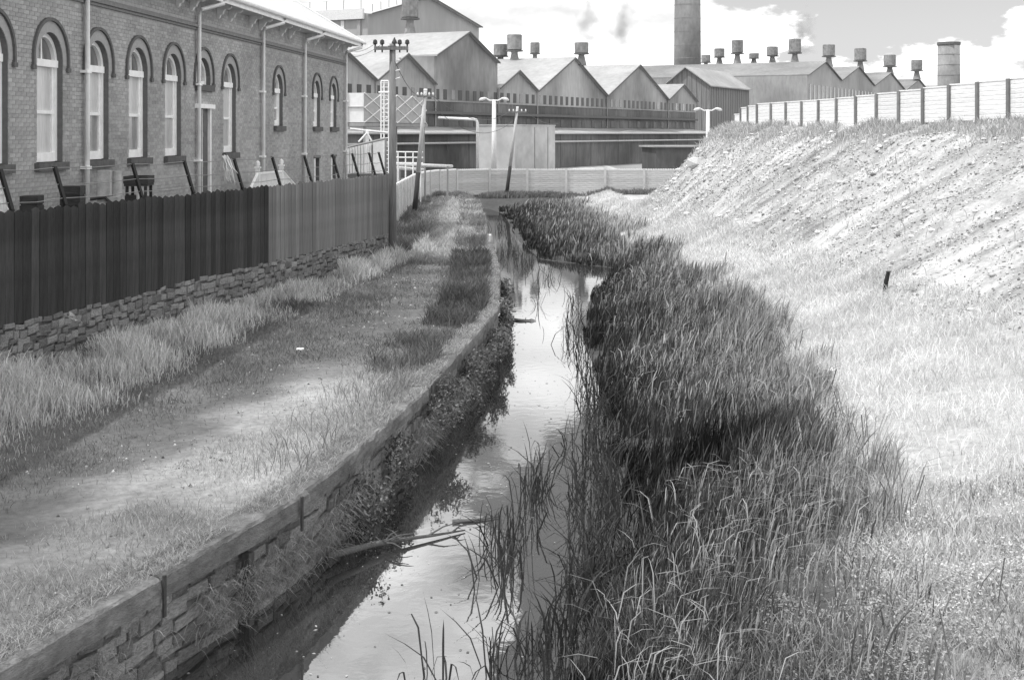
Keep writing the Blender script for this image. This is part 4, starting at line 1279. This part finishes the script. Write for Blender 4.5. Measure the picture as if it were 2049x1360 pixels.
p = P(978, 541, 47.4); p.z = WATER-.25; tp2 = P(980, 471, 47.4)
t = thing('white_marker_post', p, 'thin white marker post standing in the canal edge', 'post')
b = MB(); b.tube([p, p.lerp(tp2, .5)+Vector((-.03,0,0)), tp2], [.045,.04,.035], 7); b.build('post', m_whited, t)
b = MB(); b.tube([tp2, tp2+Vector((0,0,.05))], [.05,.02], 7); b.build('tip', m_white, t)
# fallen branch in the water and floating stick
def branch(name, pts, r, label, twigs, seed, m):
    rb = random.Random(seed); t = thing(name, pts[0], label, 'branch')
    b = MB(); b.tube(pts, [r*(1-.8*i/(len(pts)-1)) for i in range(len(pts))], 8); b.build('limb', m, t, smooth=True)
    for i in range(twigs):
        f = rb.uniform(.1,.95)*(len(pts)-1); k = int(f); a = Vector(pts[k]).lerp(Vector(pts[min(k+1,len(pts)-1)]), f-k)
        d = Vector((rb.uniform(-.6,.8), rb.uniform(-.5,.5), rb.uniform(-.02,.22)))*rb.uniform(.25,.6)
        b = MB(); b.tube([a, a+d*.5+Vector((0,0,.03)), a+d], [r*.3,r*.2,r*.08], 5); b.build('twig', m, t)
m_drift = mat('driftwood', .11, .9, ns=8, na=.4, stretch=(1,6,6))
def wp(px, py, z=WATER): 
    Y = F*(CAMZ-z)/(py-HOR); return Vector(((px-1024)/F*Y, Y, z))
branch('fallen_branch', [wp(655,1112,-.80), wp(740,1090,-.84), wp(800,1079,-.88), wp(870,1070,-.91), wp(930,1060,-.93)], .045, 'fallen branch lying from the canal wall out over the water', 22, 4, m_drift)
branch('floating_stick', [wp(905,1043,-.935), wp(950,1040,-.93), wp(1000,1033,-.935)], .03, 'thin stick floating just beyond the fallen branch', 2, 5, m_drift)
branch('floating_stick', [wp(1005,636,-.935), wp(1040,640,-.92), wp(1072,641,-.935)], .05, 'short stick floating in the narrow part of the canal', 2, 6, m_drift)
p = wp(865, 1195); b = MB()
# spoil stones big enough to pick out
m_sp = mat('spoil_stone', .60, .95, ns=6, na=.2, bump=.4, rnd=.3)
def rock_mesh(seed, m):
    r = random.Random(seed); t_ = (1+5**.5)/2
    vs = [(-1,t_,0),(1,t_,0),(-1,-t_,0),(1,-t_,0),(0,-1,t_),(0,1,t_),(0,-1,-t_),(0,1,-t_),(t_,0,-1),(t_,0,1),(-t_,0,-1),(-t_,0,1)]
    fs = [(0,11,5),(0,5,1),(0,1,7),(0,7,10),(0,10,11),(1,5,9),(5,11,4),(11,10,2),(10,7,6),(7,1,8),(3,9,4),(3,4,2),(3,2,6),(3,6,8),(3,8,9),(4,9,5),(2,4,11),(6,2,10),(8,6,7),(9,8,1)]
    b = MB(); b.add([tuple(c*.52*r.uniform(.7,1.2) for c in v) for v in vs], fs); return b.mesh('stone', m)
ROCKS = [rock_mesh(i, m_sp) for i in range(8)]
rb = random.Random(77)
cnt = 0
while cnt < 150:
    Y = rb.uniform(20, 66); f = rb.random()
    t_, cr = float(xt(Y)), float(xcrest(Y)); X = t_ + (cr-t_)*f
    px = 1024+F*X/Y
    if px > 2120: continue
    s = rb.uniform(.04,.10)*(Y/30)**.6
    inst('stone', ROCKS[rb.randrange(8)], ground, TRS((X, Y, float(ground_z(X, Y))+s*.25), rb.uniform(0,6), (s*1.3, s, s*.7)))
    cnt += 1
# boulder on the shoulder of the bank
p = hit(1392, 332)
o = inst('stone', ROCKS[3], ground, TRS((p.x, p.y, p.z+.1), .4, (.55,.4,.35)))

# scree: thousands of small fragments
def scree(n, seed, name, smin, smax, ymin, ymax, m):
    r = np.random.default_rng(seed)
    Y = ymin*(ymax/ymin)**r.random(n); f = r.random(n)**.9*1.02
    X = xt(Y) - .3 + (xcrest(Y)-xt(Y)+.3)*f
    st = 1-fbm((Y+.12*X)*1.3, X*.16, 13, 4)
    keep = r.random(n) < np.clip((st-.25)*2.0, .12, 1); X, Y, st = X[keep], Y[keep], st[keep]; n = len(X)
    Z = ground_z(X, Y)
    s = (smin + (smax-smin)*r.random(n)**4)*(1+1.2*(r.random(n) < .02))*(Y/30)**.5
    oct_ = np.array([(1,0,0),(-1,0,0),(0,1,0),(0,-1,0),(0,0,1),(0,0,-1)], float)
    Vv = oct_[None]*s[:,None,None]*r.uniform(.45,1.3,(n,6,3))
    a = r.uniform(0, 6.28, n); ca, sa = np.cos(a), np.sin(a)
    R = np.stack([Vv[...,0]*ca[:,None]-Vv[...,1]*sa[:,None], Vv[...,0]*sa[:,None]+Vv[...,1]*ca[:,None], Vv[...,2]*.8], -1)
    R += np.stack([X, Y, Z+s*.2], -1)[:,None,:]
    T = np.array([(0,2,4),(2,1,4),(1,3,4),(3,0,4),(2,0,5),(1,2,5),(3,1,5),(0,3,5)])
    tr = (np.arange(n)*6)[:,None,None] + T[None]
    tone = np.repeat(r.uniform(.3,1.4,n), 6)
    o = bpy.data.objects.new(name, raw_mesh(name, R.reshape(-1,3), tr.reshape(-1,3), None, tone, m)); link(o)
    return o
o = scree(120000, 5, 'loose_scree', .006, .050, 17, 72, mat('scree_fragments', .50, .95, ns=8, na=.2, attr='tone'))
tag(o, 'loose pale stone fragments covering the spoil bank', 'scree', kind='stuff')

# ------------------------------------------------------------------ vegetation
def blades(name, X, Y, Z, H, W, lean, az, tone, m, label, cat, knee=.55, drop=0.0):
    n = len(X); r = np.random.default_rng(len(name)*31+n)
    fa = r.uniform(0, 2*np.pi, n); wx, wy_ = np.cos(fa)*W/2, np.sin(fa)*W/2
    lx_, ly_ = np.cos(az)*lean, np.sin(az)*lean
    B = np.stack([X, Y, Z-.02], -1); Wd = np.stack([wx, wy_, np.zeros(n)], -1)
    M1 = B + np.stack([lx_*.30, ly_*.30, H*knee], -1)
    M2 = B + np.stack([lx_*.62, ly_*.62, H*(knee+(1-knee)*.55)-drop*.3], -1)
    T = B + np.stack([lx_, ly_, H-drop], -1)
    Vv = np.stack([B-Wd*.8, B+Wd*.8, M1-Wd, M1+Wd, M2-Wd*.75, M2+Wd*.75, T], 1).reshape(-1, 3)
    i0 = np.arange(n)*7
    Qd = np.concatenate([np.stack([i0, i0+1, i0+3, i0+2], -1), np.stack([i0+2, i0+3, i0+5, i0+4], -1)])
    Tr = np.stack([i0+4, i0+5, i0+6], -1)
    o = bpy.data.objects.new(name, raw_mesh(name, Vv, Tr, Qd, np.repeat(tone, 7), m)); link(o)
    return tag(o, label, cat, kind='stuff')
m_grass = mat('dry_grass', 1.0, .85, ns=3, na=0, attr='tone', trans=.25, spec=.15)
m_reed = mat('reed_leaf', 1.0, .6, ns=3, na=0, attr='tone', trans=.15, spec=.35)
def ysample(n, y0, y1, e, r):
    """distances with density falling as Y**-e per metre"""
    u = r.random(n); p = 1-e
    if abs(p) < 1e-6: return y0*(y1/y0)**u
    return (y0**p + u*(y1**p-y0**p))**(1/p)
def wsc(Y, p=.75): return np.maximum(1.0, Y/13.0)**p

r = np.random.default_rng(1)
# short turf on the towpath
n = 330000
Y = ysample(n, 7.5, 88, 1.15, r)
left = np.where(Y < FENCE1, xf(Y)+.1, xwall(Y)+.1); right = xc(Y)-.22
X = left + (right-left)*r.random(n)
d = right-X
cov = fbm(X, Y, 41, 4, .9)
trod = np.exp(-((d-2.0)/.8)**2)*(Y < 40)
keep = r.random(n) < np.clip(.25+1.5*(cov-.3)-.55*trod, .06, 1)
X, Y, d, cov, trod = X[keep], Y[keep], d[keep], cov[keep], trod[keep]; n = len(X)
H = (.035 + .10*r.random(n)**2 + .10*np.clip(cov-.45, 0, 1))*(1-.4*trod)*wsc(Y, .35)
tone = (.26 + .30*fbm(X, Y, 42, 4, .55) + .14*np.exp(-((d-.9)/.9)**2))*r.uniform(.6, 1.3, n)
# darker sward towards the far canal edge
nz_ = fbm(X, Y, 43, 4, .7)
dark_sward = sstep(20, 24, Y + 2*(nz_-.5))*sstep(44, 38, Y)*sstep(3.0, 2.1, d + 1.4*(nz_-.5))
tone *= (1-.66*dark_sward)*(1-.38*sstep(15.5, 13.0, Y + 3*(nz_-.5)))*(1-.52*sstep(1.9, 2.8, d + 1.8*(nz_-.5)))
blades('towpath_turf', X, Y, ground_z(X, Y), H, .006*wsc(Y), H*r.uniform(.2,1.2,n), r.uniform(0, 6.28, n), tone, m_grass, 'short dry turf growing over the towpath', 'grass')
# tall seeding grass along the retaining wall
n = 120000
Y = ysample(n, 14, 44, 1.0, r)
wdt = np.interp(Y, [14, 20, 30, 44], [3.8, 3.2, 1.8, .9])
q = r.random(n)**1.0
X = xf(Y)+.22 + wdt*q
cl = fbm(X, Y, 44, 4, 1.3)
q2 = np.clip(q + .7*(fbm(X, Y, 45, 3, .6)-.5), 0, 1.2)
keep = r.random(n) < np.clip((cl-.22)*2.6, .05, 1)*np.clip(1.15-q2**1.5*1.15, 0, 1)
X, Y, q, cl = X[keep], Y[keep], q[keep], cl[keep]; n = len(X)
H = (.17 + .68*r.random(n)*np.clip(cl*1.6, .4, 1.2))*np.clip(1.1-.85*q, .15, 1)*(.45+1.1*fbm(X, Y, 48, 3, .9))*(.28+.72*sstep(.22, .55, q + .5*(cl-.5)))
tone = (.64+.3*(cl-.5))*r.uniform(.5, 1.35, n)
blades('tall_wall_grass', X, Y, ground_z(X, Y), H, .0075*wsc(Y, .7), H*r.uniform(.1,.5,n), r.uniform(0, 6.28, n), tone, m_grass, 'tall seeding grass growing against the stone retaining wall', 'grass', knee=.6)
# rough verge grass at the canal edge and round the far bend
n = 60000
Y = ysample(n, 15, 88, .7, r)
d = .12 + 1.1*r.random(n)**1.6
far_ = Y > 44
X = np.where(far_ & (r.random(n) < .5), xwall(Y)+.15+1.6*r.random(n)**1.5, xc(Y)-.2-d)
cl = fbm(X, Y, 46, 4, .8)
keep = r.random(n) < np.clip((cl-.36)*3.2, 0, 1)*np.interp(Y, [18, 26], [.05, 1])
X, Y, cl = X[keep], Y[keep], cl[keep]; n = len(X)
H = (.10 + .32*r.random(n))*np.clip(cl*1.6, .5, 1.3)
tone = (.20+.30*(fbm(X, Y, 47, 3, .5)-.25))*r.uniform(.55,1.3,n)*(1-.5*sstep(20, 24, Y)*sstep(47, 42, Y))
blades('verge_grass', X, Y, ground_z(X, Y), H, .008*wsc(Y), H*r.uniform(.2,.8,n), r.uniform(0, 6.28, n), tone, m_grass, 'rough tufted grass along the canal edge and far wall', 'grass')
# reed bed
n = 150000
Y = ysample(n, 8.5, 84, 1.05, r)
w_, r_ = xw(Y), np.maximum(xr(Y), xw(Y)+1.5)
f = r.random(n)
X = w_-.15 + (r_-w_+.9)*f
cl = fbm(X, Y, 51, 4, .75); edge = fbm(X*1.5, Y*.9, 52, 3, 1.0)
near = sstep(16.0, 13.5, Y)*sstep(1.1, 2.4, X-xw(Y))          # herbs take over near the bridge
keep = (r.random(n) < np.clip((cl-.27)*3.0, .06, 1)) & (f < .45+.75*edge*r.random(n)**.35) & (r.random(n) < 1-.93*near) & (f > .16*edge)
X, Y, f, cl = X[keep], Y[keep], f[keep], cl[keep]; n = len(X)
clump = fbm(X, Y, 53, 3, .9)
tall = np.exp(-((X-5.0)/1.1)**2-((Y-28.5)/3.2)**2)
H = (.26+.42*r.random(n))*(.25+1.2*clump)*(1-.35*sstep(.75, 1.2, f))*(.55+.45*sstep(.05,.35,f)) + .35*tall
patch = np.exp(-((X-2.9)/1.5)**2-((Y-18.8)/1.7)**2)     # patch where the blades are darker
light = r.random(n) < (.16+.40*sstep(.15, .8, f))*(.4+1.2*fbm(X, Y, 56, 3, .8))
tone = np.where(light, (.26+.30*r.random(n))*(.6+.7*cl), (.05+.11*r.random(n))*(.6+.9*sstep(.2, .9, f)))*(1-.92*patch)
tone *= (.16+.84*sstep(.05, .30, f))*(.45+1.1*fbm(X, Y, 54, 3, .38))*(1+.7*sstep(.6, 1.0, f))  # backlit darkness of the water-edge blades put into their tone
tone = np.minimum(tone, .42); H *= 1-.28*sstep(17.5, 13.5, Y); az_ = r.normal(.3, .9, n)
o = blades('reed_bed', X, Y, np.maximum(ground_z(X, Y), -1.1), H, (.009+.013*r.random(n)**2)*wsc(Y, .70), H*(.12+.5*r.random(n)**2), az_, tone, m_reed, 'dense reeds and rushes filling the far side of the canal', 'reeds', knee=.5, drop=.0)
# broken bent blades among them
n = 4800
Y = ysample(n, 9, 50, 1.2, r); X = xw(Y)+.5+(xr(Y)-xw(Y)-.5)*r.random(n)**.8
k_ = (r.random(n) < 1-.92*sstep(16.0, 13.0, Y)*sstep(.8, 2.0, X-xw(Y))) & (fbm(X, Y, 55, 3, .7) > .45) & (np.exp(-((X-2.9)/1.5)**2-((Y-18.8)/1.7)**2) < .3); X, Y = X[k_], Y[k_]; n = len(X)
H = .35+.4*r.random(n)
blades('bent_reeds', X, Y, np.maximum(ground_z(X, Y), -1.1), H, .013*wsc(Y, .6), .25+.5*r.random(n), r.normal(0, 1.5, n), (.12+.26*r.random(n)), m_reed, 'pale bent dry reed blades leaning out of the reed bed', 'reeds', knee=.75, drop=.22*H)
# reeds standing in open water, backlit look painted as near-black tone
cs_ = []
def clumps(lst):
    Xs, Ys = [], []
    for px, py, sx, sy, k in lst:
        c = wp(px, py); Xs.append(c.x + r.normal(0, sx, k)); Ys.append(c.y + r.normal(0, sy, k))
    return np.concatenate(Xs), np.concatenate(Ys)
X, Y = clumps([(1075,975,.10,.45,34), (1050,1010,.12,.3,20), (985,1085,.10,.25,26), (1035,1095,.16,.3,34), (1005,1150,.16,.2,22), (1165,1010,.10,.6,60), (1215,960,.14,.7,90), (1232,1050,.14,.6,90), (1205,1180,.14,.4,70), (1185,1120,.10,.5,90),
               (1150,1190,.10,.3,46), (1190,900,.13,.8,70), (1175,780,.16,1.3,70), (1150,690,.2,1.5,60), (1210,830,.2,1.2,80), (1150,620,.15,1.4,30), (1075,612,.05,.2,8), (1130,900,.05,.3,10), (985,1350,.03,.06,14), (1060,1340,.2,.2,40), (1130,1290,.15,.2,70), (870,1358,.12,.06,10), (1022,500,.25,1.5,60), (1050,525,.3,1.2,70), (1003,455,.2,2.5,60), (1090,560,.3,.8,40)])
n = len(X)
H = .30+.50*r.random(n)
dr_ = np.where(r.random(n) < .5, .85*H*r.random(n), 0)
blades('water_reeds', X, Y, np.full(n, WATER-.05), H, .013+.010*r.random(n), .06+.60*r.random(n)**1.3, r.uniform(0, 6.28, n), .022+.03*r.random(n), m_reed, 'dark broken reeds standing in the open water', 'reeds', knee=.6, drop=dr_)
# bleached grass between reeds and bank, and on its lower slope
n = 230000
Y = ysample(n, 8, 87, 1.25, r)
a_, b_ = xr(Y)-.9, xt(Y)+.8
X = a_ + (b_-a_)*r.random(n)
cl = fbm(X, Y, 61, 4, .9)
low = sstep(14.5, 11.5, Y)
keep = (r.random(n) < np.clip((cl-.2)*2.2, .2, 1)*(1-.65*sstep(.0, 1.3, X-xt(Y)))) & (1024+F*X/Y < 2250)
X, Y, cl, low = X[keep], Y[keep], cl[keep], low[keep]; n = len(X)
H = .05+.20*r.random(n)**1.5+.10*np.clip(cl-.45, 0, 1)
tone = (.72+.40*(fbm(X, Y, 62, 4, .7)-.5))*r.uniform(.7,1.25,n)
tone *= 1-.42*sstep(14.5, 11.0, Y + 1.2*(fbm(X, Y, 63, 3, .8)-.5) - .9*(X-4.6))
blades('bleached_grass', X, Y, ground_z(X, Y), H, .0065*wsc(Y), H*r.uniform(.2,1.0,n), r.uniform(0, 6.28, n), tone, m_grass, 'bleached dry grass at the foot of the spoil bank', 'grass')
# herb layer near the bridge: rough grass and low leafy weeds
n = 70000
Y = ysample(n, 8, 17.5, .6, r); X = xw(Y)+.3 + 6.0*r.random(n)
cl = fbm(X, Y, 65, 4, 1.1)
d = X-xw(Y)
keep = (r.random(n) < np.clip((cl-.25)*2.4, .1, 1)) & (r.random(n) < 1-sstep(14.0, 17.5, Y)) & (1024+F*X/Y < 2300)
X, Y, cl, d = X[keep], Y[keep], cl[keep], d[keep]; n = len(X)
H = (.07+.30*r.random(n)**1.6*np.clip(cl*1.5, .4, 1.2))*(1-.45*sstep(1.2, 3.0, d))
big = fbm(X, Y, 66, 3, .55)
tone = (.13+.28*sstep(.8, 3.2, d))*(.4+1.2*big)*r.uniform(.4, 1.5, n)
blades('rough_grass', X, Y, ground_z(X, Y), H, .008+.005*r.random(n), H*r.uniform(.15,.8,n), r.uniform(0, 6.28, n), tone, m_grass, 'rough mixed grass beside the reeds near the bridge', 'grass', knee=.6)
n = 170000
Y = ysample(n, 8, 17, .6, r); X = xw(Y)+.9 + 5.5*r.random(n)
cl = fbm(X, Y, 68, 4, 1.3)
keep = (r.random(n) < np.clip((cl-.34)*3.0, .04, 1)) & (r.random(n) < 1-sstep(13.5, 17, Y)) & (1024+F*X/Y < 2300)
X, Y, cl = X[keep], Y[keep], cl[keep]; n = len(X)
hh = r.random(n)*(.05+.30*np.clip(cl-.3, 0, 1))
p = np.stack([X, Y, ground_z(X, Y)+hh], -1)
u = r.normal(0, 1, (n, 3)); u[:,2] *= .45; u /= np.linalg.norm(u, axis=1)[:,None]
v = np.cross(u, np.array([0, 0, 1.0])+r.normal(0, .35, (n, 3))); v /= np.linalg.norm(v, axis=1)[:,None]
L = (.035*r.uniform(.5, 1.4, n))[:,None]
Vv = np.stack([p-u*L*.5, p+v*L*.24, p+u*L*.5, p-v*L*.24], 1).reshape(-1, 3)
i0 = np.arange(n)*4
tone = (.26+.22*sstep(2.0, 4.0, X-xw(Y)))*(.5+fbm(X, Y, 66, 3, .55))*r.uniform(.5, 1.45, n)
o = bpy.data.objects.new('leafy_weeds', raw_mesh('leafy_weeds', Vv, None, np.stack([i0,i0+1,i0+2,i0+3], -1), np.repeat(tone, 4), m_grass)); link(o)
tag(o, 'low small leaved weeds spreading between rough grass near the bridge', 'weeds', kind='stuff')
# turf creeping over the coping beams
n = 60000
Y = ysample(n, 5, 46, 1.0, r); dd = r.random(n)**.8*.42
cl = fbm(Y*1.2, dd*4, 69, 3, 1.2)
keep = r.random(n) < np.clip((cl-.30)*3.0 + 1.2*(dd-.2), .02, 1); Y, dd = Y[keep], dd[keep]; n = len(Y)
X = xc(Y)+.05*(Y < 14.4)-dd
H = .02+.06*r.random(n)
blades('coping_turf', X, Y, np.where(Y < 14.4, .08, .05), H, .006*wsc(Y), .03+.08*r.random(n), r.uniform(0, 6.28, n), .24+.26*r.random(n), m_grass, 'thin turf creeping over the timber coping of the canal', 'grass')
# grass along the crest under the bank wall, sparse tufts on the scree
n = 45000
Y = ysample(n, 24, 72, .6, r); cr = xcrest(Y)
X = cr + r.normal(.1, .55, n)
sp = r.random(n) < .16
X = np.where(sp, xt(Y)+(cr-xt(Y))*r.random(n), X)
cl = fbm(X, Y, 67, 4, .9)
keep = r.random(n) < np.clip((cl-.36)*np.where(sp, 2.2, 4), 0, 1)
X, Y, cl = X[keep], Y[keep], cl[keep]; n = len(X)
H = .10+.32*r.random(n)*np.clip(cl*1.5, .4, 1.3)
tone = (.52+.3*(cl-.5))*r.uniform(.6,1.3,n)
blades('bank_top_grass', X, Y, ground_z(X, Y), H, .008*wsc(Y), H*r.uniform(.2,.9,n), r.uniform(0, 6.28, n), tone, m_grass, 'dry grass along the top of the spoil bank under its wall', 'grass')
# grass clumps hanging on the canal wall and dark weeds under the far wall
n = 9000
Y = ysample(n, 7, 34, .8, r); s_ = fbm(Y*1.0, Y*0+3, 71, 3, 1.1)
keep = r.random(n) < np.clip((s_-.46)*5, .015, 1); Y = Y[keep]; n = len(Y)
X = xc(Y)+.02+.10*r.random(n); Z = -.35-.5*r.random(n)
blades('wall_tufts', X, Y, Z, .10+.18*r.random(n), .007*wsc(Y, .6), .10+.22*r.random(n), r.normal(-.3, .7, n), .16+.24*r.random(n), m_grass, 'grass tufts rooted in the joints of the canal wall', 'grass', drop=.16)
n = 26000
X = r.uniform(-5.0, 14, n); Y = np.where(X < -3.2, 84.5, 89.4)-1.9*r.random(n)**1.4
cl = fbm(X, Y, 73, 4, .8); keep = r.random(n) < np.clip((cl-.3)*3, 0, 1); X, Y, cl = X[keep], Y[keep], cl[keep]; n = len(X)
H = .12+.5*r.random(n)*np.clip(cl*1.5-.2, .2, 1)
blades('far_weeds', X, Y, ground_z(X, Y), H, .03, H*.4, r.uniform(0, 6.28, n), (.12+.2*cl)*r.uniform(.5,1.4,n), m_grass, 'dark weeds along the foot of the closing concrete wall', 'weeds')

# leafy shrubs rooted in the canal wall
m_leaf = mat('shrub_leaf', 1.0, .55, na=0, attr='tone', trans=.2, spec=.3)
m_stem = mat('shrub_stem', .07, .9, na=.2)
def shrub(Yc, out, zc_, rx_, ry_, rz_, n, leaf, label, seed):
    out, rx_, rz_, n = out*.62, rx_*.68, rz_*.9, int(n*.8)
    r = np.random.default_rng(seed); rb = random.Random(seed)
    c = Vector((float(xc(Yc))+out, Yc, zc_)); root = Vector((float(xc(Yc))-.02, Yc, min(zc_, -.35)))
    t = thing('wall_shrub', root, label, 'shrub', None)
    ends = []
    for i in range(9):
        e = c + Vector((rb.uniform(-.2,1)*rx_, rb.uniform(-1,1)*ry_, rb.uniform(-.8,1)*rz_))
        ends.append(e)
        b = MB(); b.tube([root, root.lerp(e,.5)+Vector((0,0,.08)), e], [.018,.012,.004], 5); b.build('stem', m_stem, t)
    k = 26
    ctr = np.array([[rb.gauss(0,.5)*rx_, rb.gauss(0,.5)*ry_, rb.gauss(0,.45)*rz_] for _ in range(k)]) + np.array(c)
    ctr[:9] = np.array([list(e) for e in ends])
    p = ctr[r.integers(0, k, n)] + r.normal(0, 1, (n,3))*np.array([rx_, ry_, rz_])*.20
    p[:,2] = np.maximum(p[:,2], WATER+.02)
    u = r.normal(0,1,(n,3)); u /= np.linalg.norm(u, axis=1)[:,None]
    v = np.cross(u, r.normal(0,1,(n,3))); v /= np.linalg.norm(v, axis=1)[:,None]
    L = leaf*r.uniform(.6,1.3,n)[:,None]
    Vv = np.stack([p-u*L*.5, p+v*L*.28, p+u*L*.5, p-v*L*.28], 1).reshape(-1,3)
    i0 = np.arange(n)*4; Q = np.stack([i0,i0+1,i0+2,i0+3], -1)
    o = bpy.data.objects.new('foliage', raw_mesh('foliage', Vv, None, Q, np.repeat(r.uniform(.03,.22,n), 4), m_leaf)); link(o, t)
    o.matrix_parent_inverse = world_of(t).inverted()
    return t
shrub(10.4, .12, -.72, .22, .55, .22, 700, .055, 'pale leafed creeper low on the canal wall near the first iron strap', 1)
shrub(15.9, .30, -.58, .34, .8, .30, 2000, .05, 'leafy shrub spreading over the water where the fallen branch lies', 2)
shrub(17.8, .18, -.50, .30, .9, .30, 1900, .05, 'small leafed shrub on the canal wall just beyond the fallen branch', 3)
shrub(20.6, .32, -.30, .36, 1.0, .34, 2600, .05, 'dense leafy shrub bulging over the coping at the middle of the canal wall', 4)
shrub(23.8, .30, -.40, .36, 1.1, .34, 2300, .055, 'dark shrub hanging below the coping past the middle of the wall', 5)
shrub(27.2, .30, -.45, .34, 1.2, .34, 2100, .06, 'dark trailing shrub on the canal wall before it straightens', 6)
shrub(31.0, .28, -.40, .34, 1.3, .36, 1900, .065, 'bushy growth on the far straight length of canal wall', 7)
shrub(36.5, .22, -.40, .30, 1.4, .34, 1500, .07, 'last low shrub on the far end of the canal wall', 8)

# flecks of scum and dead leaf on the water
n = 2600
Y = ysample(n, 8, 60, 1.0, r); X = xc(Y)+.1+(xw(Y)-xc(Y)-.1)*r.random(n)
cl = fbm(X, Y, 91, 4, 1.4); keep = r.random(n) < np.clip((cl-.35)*3, .05, 1); X, Y = X[keep], Y[keep]; n = len(X)
a = r.uniform(0, 6.28, n); L = (.006+.022*r.random(n)**3)*wsc(Y, .5)
dx, dy = np.cos(a)*L, np.sin(a)*L; z = np.full(n, WATER+.004)
Vv = np.stack([np.stack([X-dx, Y-dy, z], -1), np.stack([X+dy*.5, Y-dx*.5, z+.003], -1), np.stack([X+dx, Y+dy, z], -1), np.stack([X-dy*.5, Y+dx*.5, z+.003], -1)], 1).reshape(-1, 3)
i0 = np.arange(n)*4
o = bpy.data.objects.new('water_flecks', raw_mesh('water_flecks', Vv, None, np.stack([i0,i0+1,i0+2,i0+3], -1), np.repeat(np.where(r.random(n) < .4, .5, .06), 4), m_leaf)); link(o)
tag(o, 'floating flecks of scum and dead leaf on the canal', 'scum', kind='stuff')

# smoke drifting from the roof ventilators
def smoke(px, py, Y, w, h, dens, label, seed):
    m = bpy.data.materials.new('drifting_smoke'); m.use_nodes = True
    nt = m.node_tree; nt.nodes.clear()
    out = nt.nodes.new('ShaderNodeOutputMaterial'); pv = nt.nodes.new('ShaderNodeVolumePrincipled')
    pv.inputs['Color'].default_value = (.42,.42,.42,1)
    t = nt.nodes.new('ShaderNodeTexCoord'); nz = nt.nodes.new('ShaderNodeTexNoise')
    nz.inputs['Scale'].default_value = .55; nz.inputs['Detail'].default_value = 4
    mp_ = nt.nodes.new('ShaderNodeMapping'); mp_.inputs['Location'].default_value = (seed*3.1, 0, seed)
    nt.links.new(t.outputs['Object'], mp_.inputs[0]); nt.links.new(mp_.outputs[0], nz.inputs['Vector'])
    ln = nt.nodes.new('ShaderNodeVectorMath'); ln.operation = 'LENGTH'
    sc_ = nt.nodes.new('ShaderNodeVectorMath'); sc_.operation = 'MULTIPLY'; sc_.inputs[1].default_value = (1/w, 1/w, 1/h)
    nt.links.new(t.outputs['Object'], sc_.inputs[0]); nt.links.new(sc_.outputs[0], ln.inputs[0])
    mr = nt.nodes.new('ShaderNodeMapRange'); mr.inputs['From Min'].default_value = 1.0; mr.inputs['From Max'].default_value = .2; mr.inputs['To Min'].default_value = -.34; mr.inputs['To Max'].default_value = .12
    nt.links.new(ln.outputs['Value'], mr.inputs['Value'])
    ad = nt.nodes.new('ShaderNodeMath'); ad.operation = 'ADD'; nt.links.new(nz.outputs['Fac'], ad.inputs[0]); nt.links.new(mr.outputs[0], ad.inputs[1])
    m2 = nt.nodes.new('ShaderNodeMapRange'); m2.inputs['From Min'].default_value = .42; m2.inputs['From Max'].default_value = .75; m2.inputs['To Min'].default_value = 0; m2.inputs['To Max'].default_value = dens
    nt.links.new(ad.outputs[0], m2.inputs['Value']); nt.links.new(m2.outputs[0], pv.inputs['Density'])
    nt.links.new(pv.outputs[0], out.inputs['Volume'])
    c = P(px, py, Y); b = MB(); n = 12; vs = []
    pts = [(0,0,h*math.sin(math.pi*(i/8-.5))) for i in range(9)]; rr = [max(.02, w*math.cos(math.pi*(i/8-.5))) for i in range(9)]
    b.tube(pts, rr, n)
    o = b.build('smoke', m); o.location = c
    tag(o, label, 'smoke', kind='stuff')
smoke(1174, 42, 172, 3.4, 7.0, .34, 'grey smoke drifting above the rooftop drum of the middle gable', 1)
smoke(1246, 52, 182, 3.4, 7.5, .40, 'grey smoke drifting beside the tall chimney', 2)
smoke(1606, 66, 279, 4.6, 8.0, .26, 'thin smoke rising from the tallest drum on the far works roof', 3)

# gravel and clods trodden into the towpath
n = 26000
Y = ysample(n, 7, 40, 1.2, r); left = xf(Y)+.8; right = xc(Y)-.4
X = left+(right-left)*r.random(n); cl = fbm(X, Y, 95, 4, 1.0)
keep = r.random(n) < np.clip((cl-.38)*3, .03, 1); X, Y = X[keep], Y[keep]; n = len(X)
sz = (.004+.022*r.random(n)**5)*wsc(Y, .5)
oct_ = np.array([(1,0,0),(-1,0,0),(0,1,0),(0,-1,0),(0,0,1),(0,0,-1)], float)
Vv = oct_[None]*sz[:,None,None]*r.uniform(.5,1.3,(n,6,3)) + np.stack([X, Y, ground_z(X, Y)+.004], -1)[:,None,:]
T = np.array([(0,2,4),(2,1,4),(1,3,4),(3,0,4),(2,0,5),(1,2,5),(3,1,5),(0,3,5)])
o = bpy.data.objects.new('path_gravel', raw_mesh('path_gravel', Vv.reshape(-1,3), ((np.arange(n)*6)[:,None,None]+T[None]).reshape(-1,3), None, np.repeat(r.uniform(.12,1.0,n), 6), mat('path_gravel', .5, .95, na=0, attr='tone'))); link(o)
tag(o, 'loose gravel and clods trodden into the towpath', 'gravel', kind='stuff')
